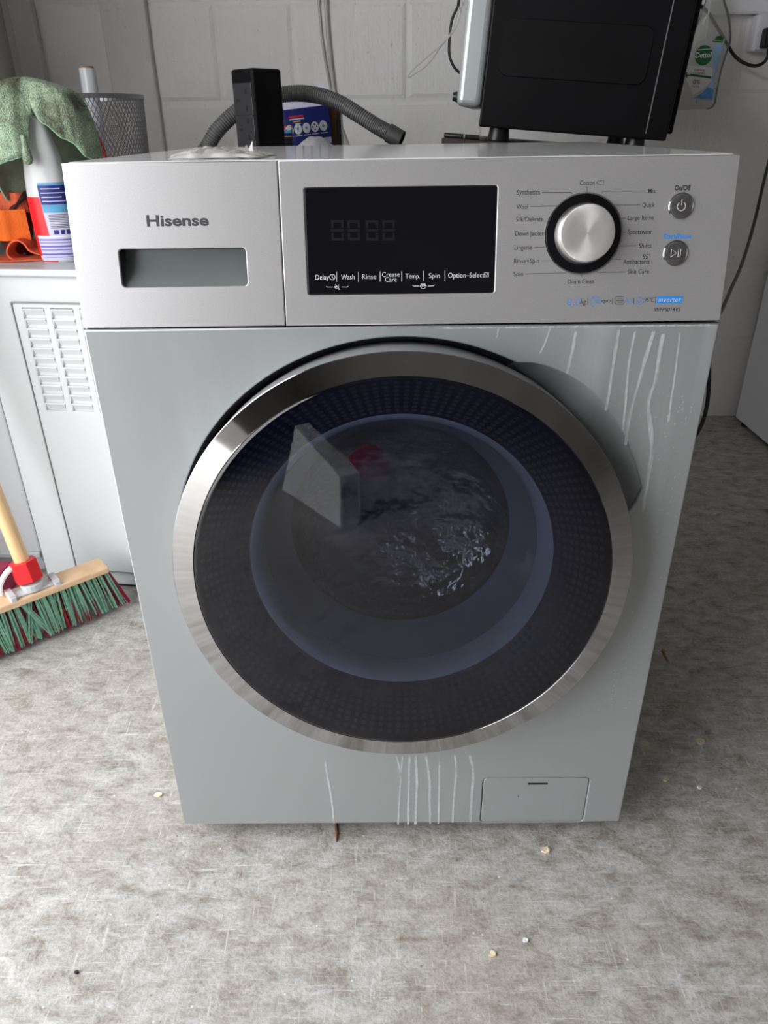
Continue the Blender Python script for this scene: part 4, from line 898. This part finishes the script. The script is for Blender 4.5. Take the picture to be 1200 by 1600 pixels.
ov = flat('green_oval', [(1099.5+13.7*cos(a)+2.2*sin(-a), 86.3+15.8*sin(a)) for a in [2*pi*k/28 for k in range(28)]], M_DETG, .0009, lab)
def tlet(t, x0, x1, y, cap, m, par, off=.0012, sl=0, **k):
    a, b = at(x0, y, YD-.0225-off), at(x1, y-sl, YD-.0225-off); xa = (b-a); LM = frame((a.x, a.y, a.z), xa, Vector((0, 0, 1)))
    ya = Vector((-xa.normalized().z, 0, xa.normalized().x)); LM = Matrix(((xa.normalized().x, ya.x, 0, a.x), (0, 0, -1, a.y), (xa.normalized().z, ya.z, 0, a.z), (0, 0, 0, 1)))
    return fin('label_lettering', text_mesh(t, 0, xa.length, 0, cap, thick=.0003, **k), m, par, False, LM)
tlet('Dettol', 1087, 1111.5, 86, .0125, M_WINK, ov, .0013, .8, bold=.012)
flat('oval_band', [(1090, 78.5), (1112, 76.8), (1112, 75.8), (1090, 77.5)], M_WINK, .0011, ov)
tlet('SURFACE', 1085, 1101, 109, .0042, M_INK, lab, .0011, -.8); tlet('CLEANER', 1083, 1102, 114, .0046, M_INK, lab, .0011, -.8)
tlet('0%', 1083, 1094, 127.5, .0105, M_INK, lab, .0011, -.6)
tlet('residue', 1082, 1093, 134.5, .003, M_INK, lab, .0011, -.6)
flat('green_band', [(1077, 118.5), (1111, 123), (1111.5, 119.5), (1078, 115)], M_DETG, .0010, lab)
flat('green_cross', [(1069, 117), (1071.5, 117), (1071.5, 113), (1074, 113), (1074, 116.5), (1077, 116.5), (1077, 119), (1074, 119), (1074, 122), (1071.5, 122), (1071.5, 119.5), (1069, 119.5)], M_DETG, .0010, lab)
flat('green_band', [(1113, 65), (1129, 66.5), (1129.3, 64.8), (1113.3, 63.4)], M_DETG, .0010, lab); flat('green_block', [(1116, 62), (1129.5, 63.6), (1131, 58), (1126, 55.5), (1120, 56.5)], M_DETG, .0010, lab)
nk = rows[-1]; nc = (nk[0]+nk[1])/2
G().lathe([(.015, 0), (.016, .004), (.016, .022), (.012, .026)], 24, Matrix.Translation((nc.x, YD, nc.z-.004))).obj('collar', M_PVC, db, True, None, 40)
G().box(nc.x-.045, nc.x+.02, YD-.012, YW-.03, nc.z+.020, nc.z+.045).obj('trigger_head', M_PVC, db, bevel=.006)
G().tube([at(1112, -20, YD), at(1106, 30, YD), at(1100, 90, YD), at(1088, 160, YD)], .0022, 6).obj('dip_tube', M_PVC, db, True)

# ------------------------------------------------------------------ white appliance at right edge
ra = thing('white_fridge', 'white appliance whose side shows at right edge beyond the black cable', 'appliance', (1.40, 1.26, 0))
G().box(1.117, 1.70, .98, 1.572, .014, .88).obj('cabinet', M_WHITE2, ra, bevel=.004)
for x in (1.14, 1.65):
    for y in (1.02, 1.53): G().lathe([(.001, 0), (.018, 0), (.018, .014)], 12, Matrix.Translation((x, y, 0))).obj('foot', M_DARK, ra)
G().box(1.125, 1.692, .955, .978, .05, .878).obj('door', M_WHITE2, ra, bevel=.005)

# ------------------------------------------------------------------ bag on the lid
lb_ = thing('plastic_bag', 'small crumpled white plastic bag lying on top of the washing machine', 'bag', (-.16, .085, .848))
def bagp(u, v):
    x = -.214+.088*u; y = .058+.080*v; e = max(0, (4*u*(1-u)))**.55*max(0, 4*v*(1-v))**.5
    h = (.0085-.003*u)*e*(1+.5*noise.noise(Vector((u*7, v*6, 1)))+.3*noise.noise(Vector((u*18, v*14, 4))))
    return Vector((x+.006*noise.noise(Vector((v*5, 1, u*3))), y+.010*noise.noise(Vector((u*5, 3, 1))), .8480+.0004+max(0, h)))
G().grid(bagp, 46, 26).obj('bag_film', M_BAGM, lb_, True)
g = G(); pt = Vector((-.140, .085, .8485))
for a, l, h in ((2.2, .012, .010), (1.2, .010, .013), (.4, .013, .008), (3.0, .014, .005)):
    q1 = pt+Vector((cos(a)*.003, sin(a)*.003, 0)); q2 = pt+Vector((cos(a)*l*.5, .004*sin(a), h)); q3 = pt+Vector((cos(a+.8)*l*.7, .008*sin(a+.8), h*.45)); q4 = pt+Vector((cos(a+.5)*l, .006, .001))
    b = len(g.V); g.V += [q1, q2, q3, q4]; g.F += [(b, b+1, b+2), (b, b+2, b+3)]
g.obj('gathered_neck', M_BAGM, lb_)
g = G(); rr_ = random.Random(9)
for i in range(26):
    u, v = rr_.uniform(.15, .9), rr_.uniform(.1, .8); c = bagp(u, v)+Vector((0, 0, .0006)); r = rr_.uniform(.0006, .0016)
    g.add([c+Vector((r*cos(k*2*pi/5)*1.6, r*sin(k*2*pi/5), 0)) for k in range(5)], [(0, 1, 2, 3, 4)])
g.obj('brown_specks', M_CARD, lb_)['kind'] = 'stuff'

# ------------------------------------------------------------------ small litter on the floor
def flake(px, py, r, m, label, name='paint_flake', cat='flake', grp=None):
    d = (px-600)/1145.76*r2-(py-800)/1145.76*u2+fw; p = CAM+d*((0-CAM.z)/d.z); rg = random.Random(int(px*7+py)); n_ = 7
    top = [Vector((p.x+r*rg.uniform(.6, 1.2)*cos(2*pi*k/n_), p.y+r*rg.uniform(.5, 1)*sin(2*pi*k/n_), .0022+rg.uniform(0, .0014))) for k in range(n_)]
    bot = [Vector((q.x, q.y, .0004)) for q in top]; V = top+bot
    o = raw(name, V, [tuple(range(n_)), tuple(range(2*n_-1, n_-1, -1))]+[(k, n_+k, n_+(k+1) % n_, (k+1) % n_) for k in range(n_)], m)
    return info(o, label, cat, grp)
flake(1006, 1163, .0085, M_FLAKE, 'pale paint flake on the floor beside the machine, left of two', grp='paint flakes in the shade')
flake(1095, 1160, .0085, M_FLAKE, 'pale paint flake on the dark floor, right of two', grp='paint flakes in the shade')
M_CRUMB = mat('cream_crumb', (.78, .66, .46), .8, var=.1)
flake(853, 1329, .0062, M_CRUMB, 'cream crumb on the floor just in front of the filter flap', 'crumb', 'crumb')
flake(247, 1243, .0062, M_CRUMB, 'yellowish crumb on the floor left of the machine corner', 'crumb', 'crumb')
flake(770, 1492, .005, M_CRUMB, 'tan crumb on the open floor right of centre, near the bottom', 'crumb', 'crumb')
flake(1040, 1219, .005, M_FLAKE, 'grey chip on the dark floor right of the machine foot', 'paint_chip', 'chip')
flake(1092, 1231, .004, M_WINK, 'small white chip on the dark floor at right', 'paint_chip', 'chip')
flake(120, 1520, .003, M_DARK, 'tiny black pellet on the pale floor at lower left', 'pellet', 'pellet')
flake(820, 1470, .004, M_WINK, 'small white chip on the pale floor below the filter flap', 'paint_chip', 'chip')
sp = G().tube([(-.092, .024, .0016), (-.090, .006, .0016), (-.0892, -.008, .0014)], [.0022, .0026, .0010], 5).obj('wood_splinter', M_CARD); info(sp, 'brown wood splinter under the front edge of the machine', 'splinter')
sc = thing('brass_screw', 'small brass screw lying on the dark floor right of the machine', 'screw', (.4927, .375, 0))
g = G().tube([(.4927, .362, .003), (.4925, .372, .003), (.4928, .392, .003)], [.0008, .0022, .0022], 8); g.obj('shank', M_BRASS, sc, True)
G().tube([(.4928, .392, .0045), (.4929, .3945, .0045)], [.003, .0042], 10).obj('head', M_BRASS, sc, True)

# ------------------------------------------------------------------ the carton that the dark door mirrors
mc = thing('grey_carton', 'pale grey slant-topped carton seen only as a reflection in the dark door', 'box', (-.3, -1.5, 0))
MCM = Matrix(((-.538, .843, 0, -.155), (-.843, -.538, 0, -1.262), (0, 0, 1, 0), (0, 0, 0, 1)))
g = G()
g.add([(x, y, z) for y in (0, .07) for x, z in ((0, 0), (.46, 0), (.46, .35), (0, .16))], [(0, 1, 2, 3), (7, 6, 5, 4), (0, 4, 5, 1), (1, 5, 6, 2), (2, 6, 7, 3), (3, 7, 4, 0)])
g.obj('carton', M_GREYB, mc, False, MCM, bevel=.004)
G().box(-.001, .0, .01, .06, .02, .14).obj('end_flap', M_GREYC, mc, False, MCM)


rbg = thing('red_bag', 'small red bag seen only as a red reflection near the middle of the dark door', 'bag', (-.09, -1.78, 0))
G().grid(lambda u, v: Vector((-.09+.075*cos(2*pi*u)*sin(pi*(.5+.5*v))**.6*(1+.15*noise.noise(Vector((cos(2*pi*u)*2, sin(2*pi*u)*2, v*2)))), -1.78+.05*sin(2*pi*u)*sin(pi*(.5+.5*v))**.6, .13*v)), 28, 12, True).obj('bag_body', M_REDC, rbg, True)
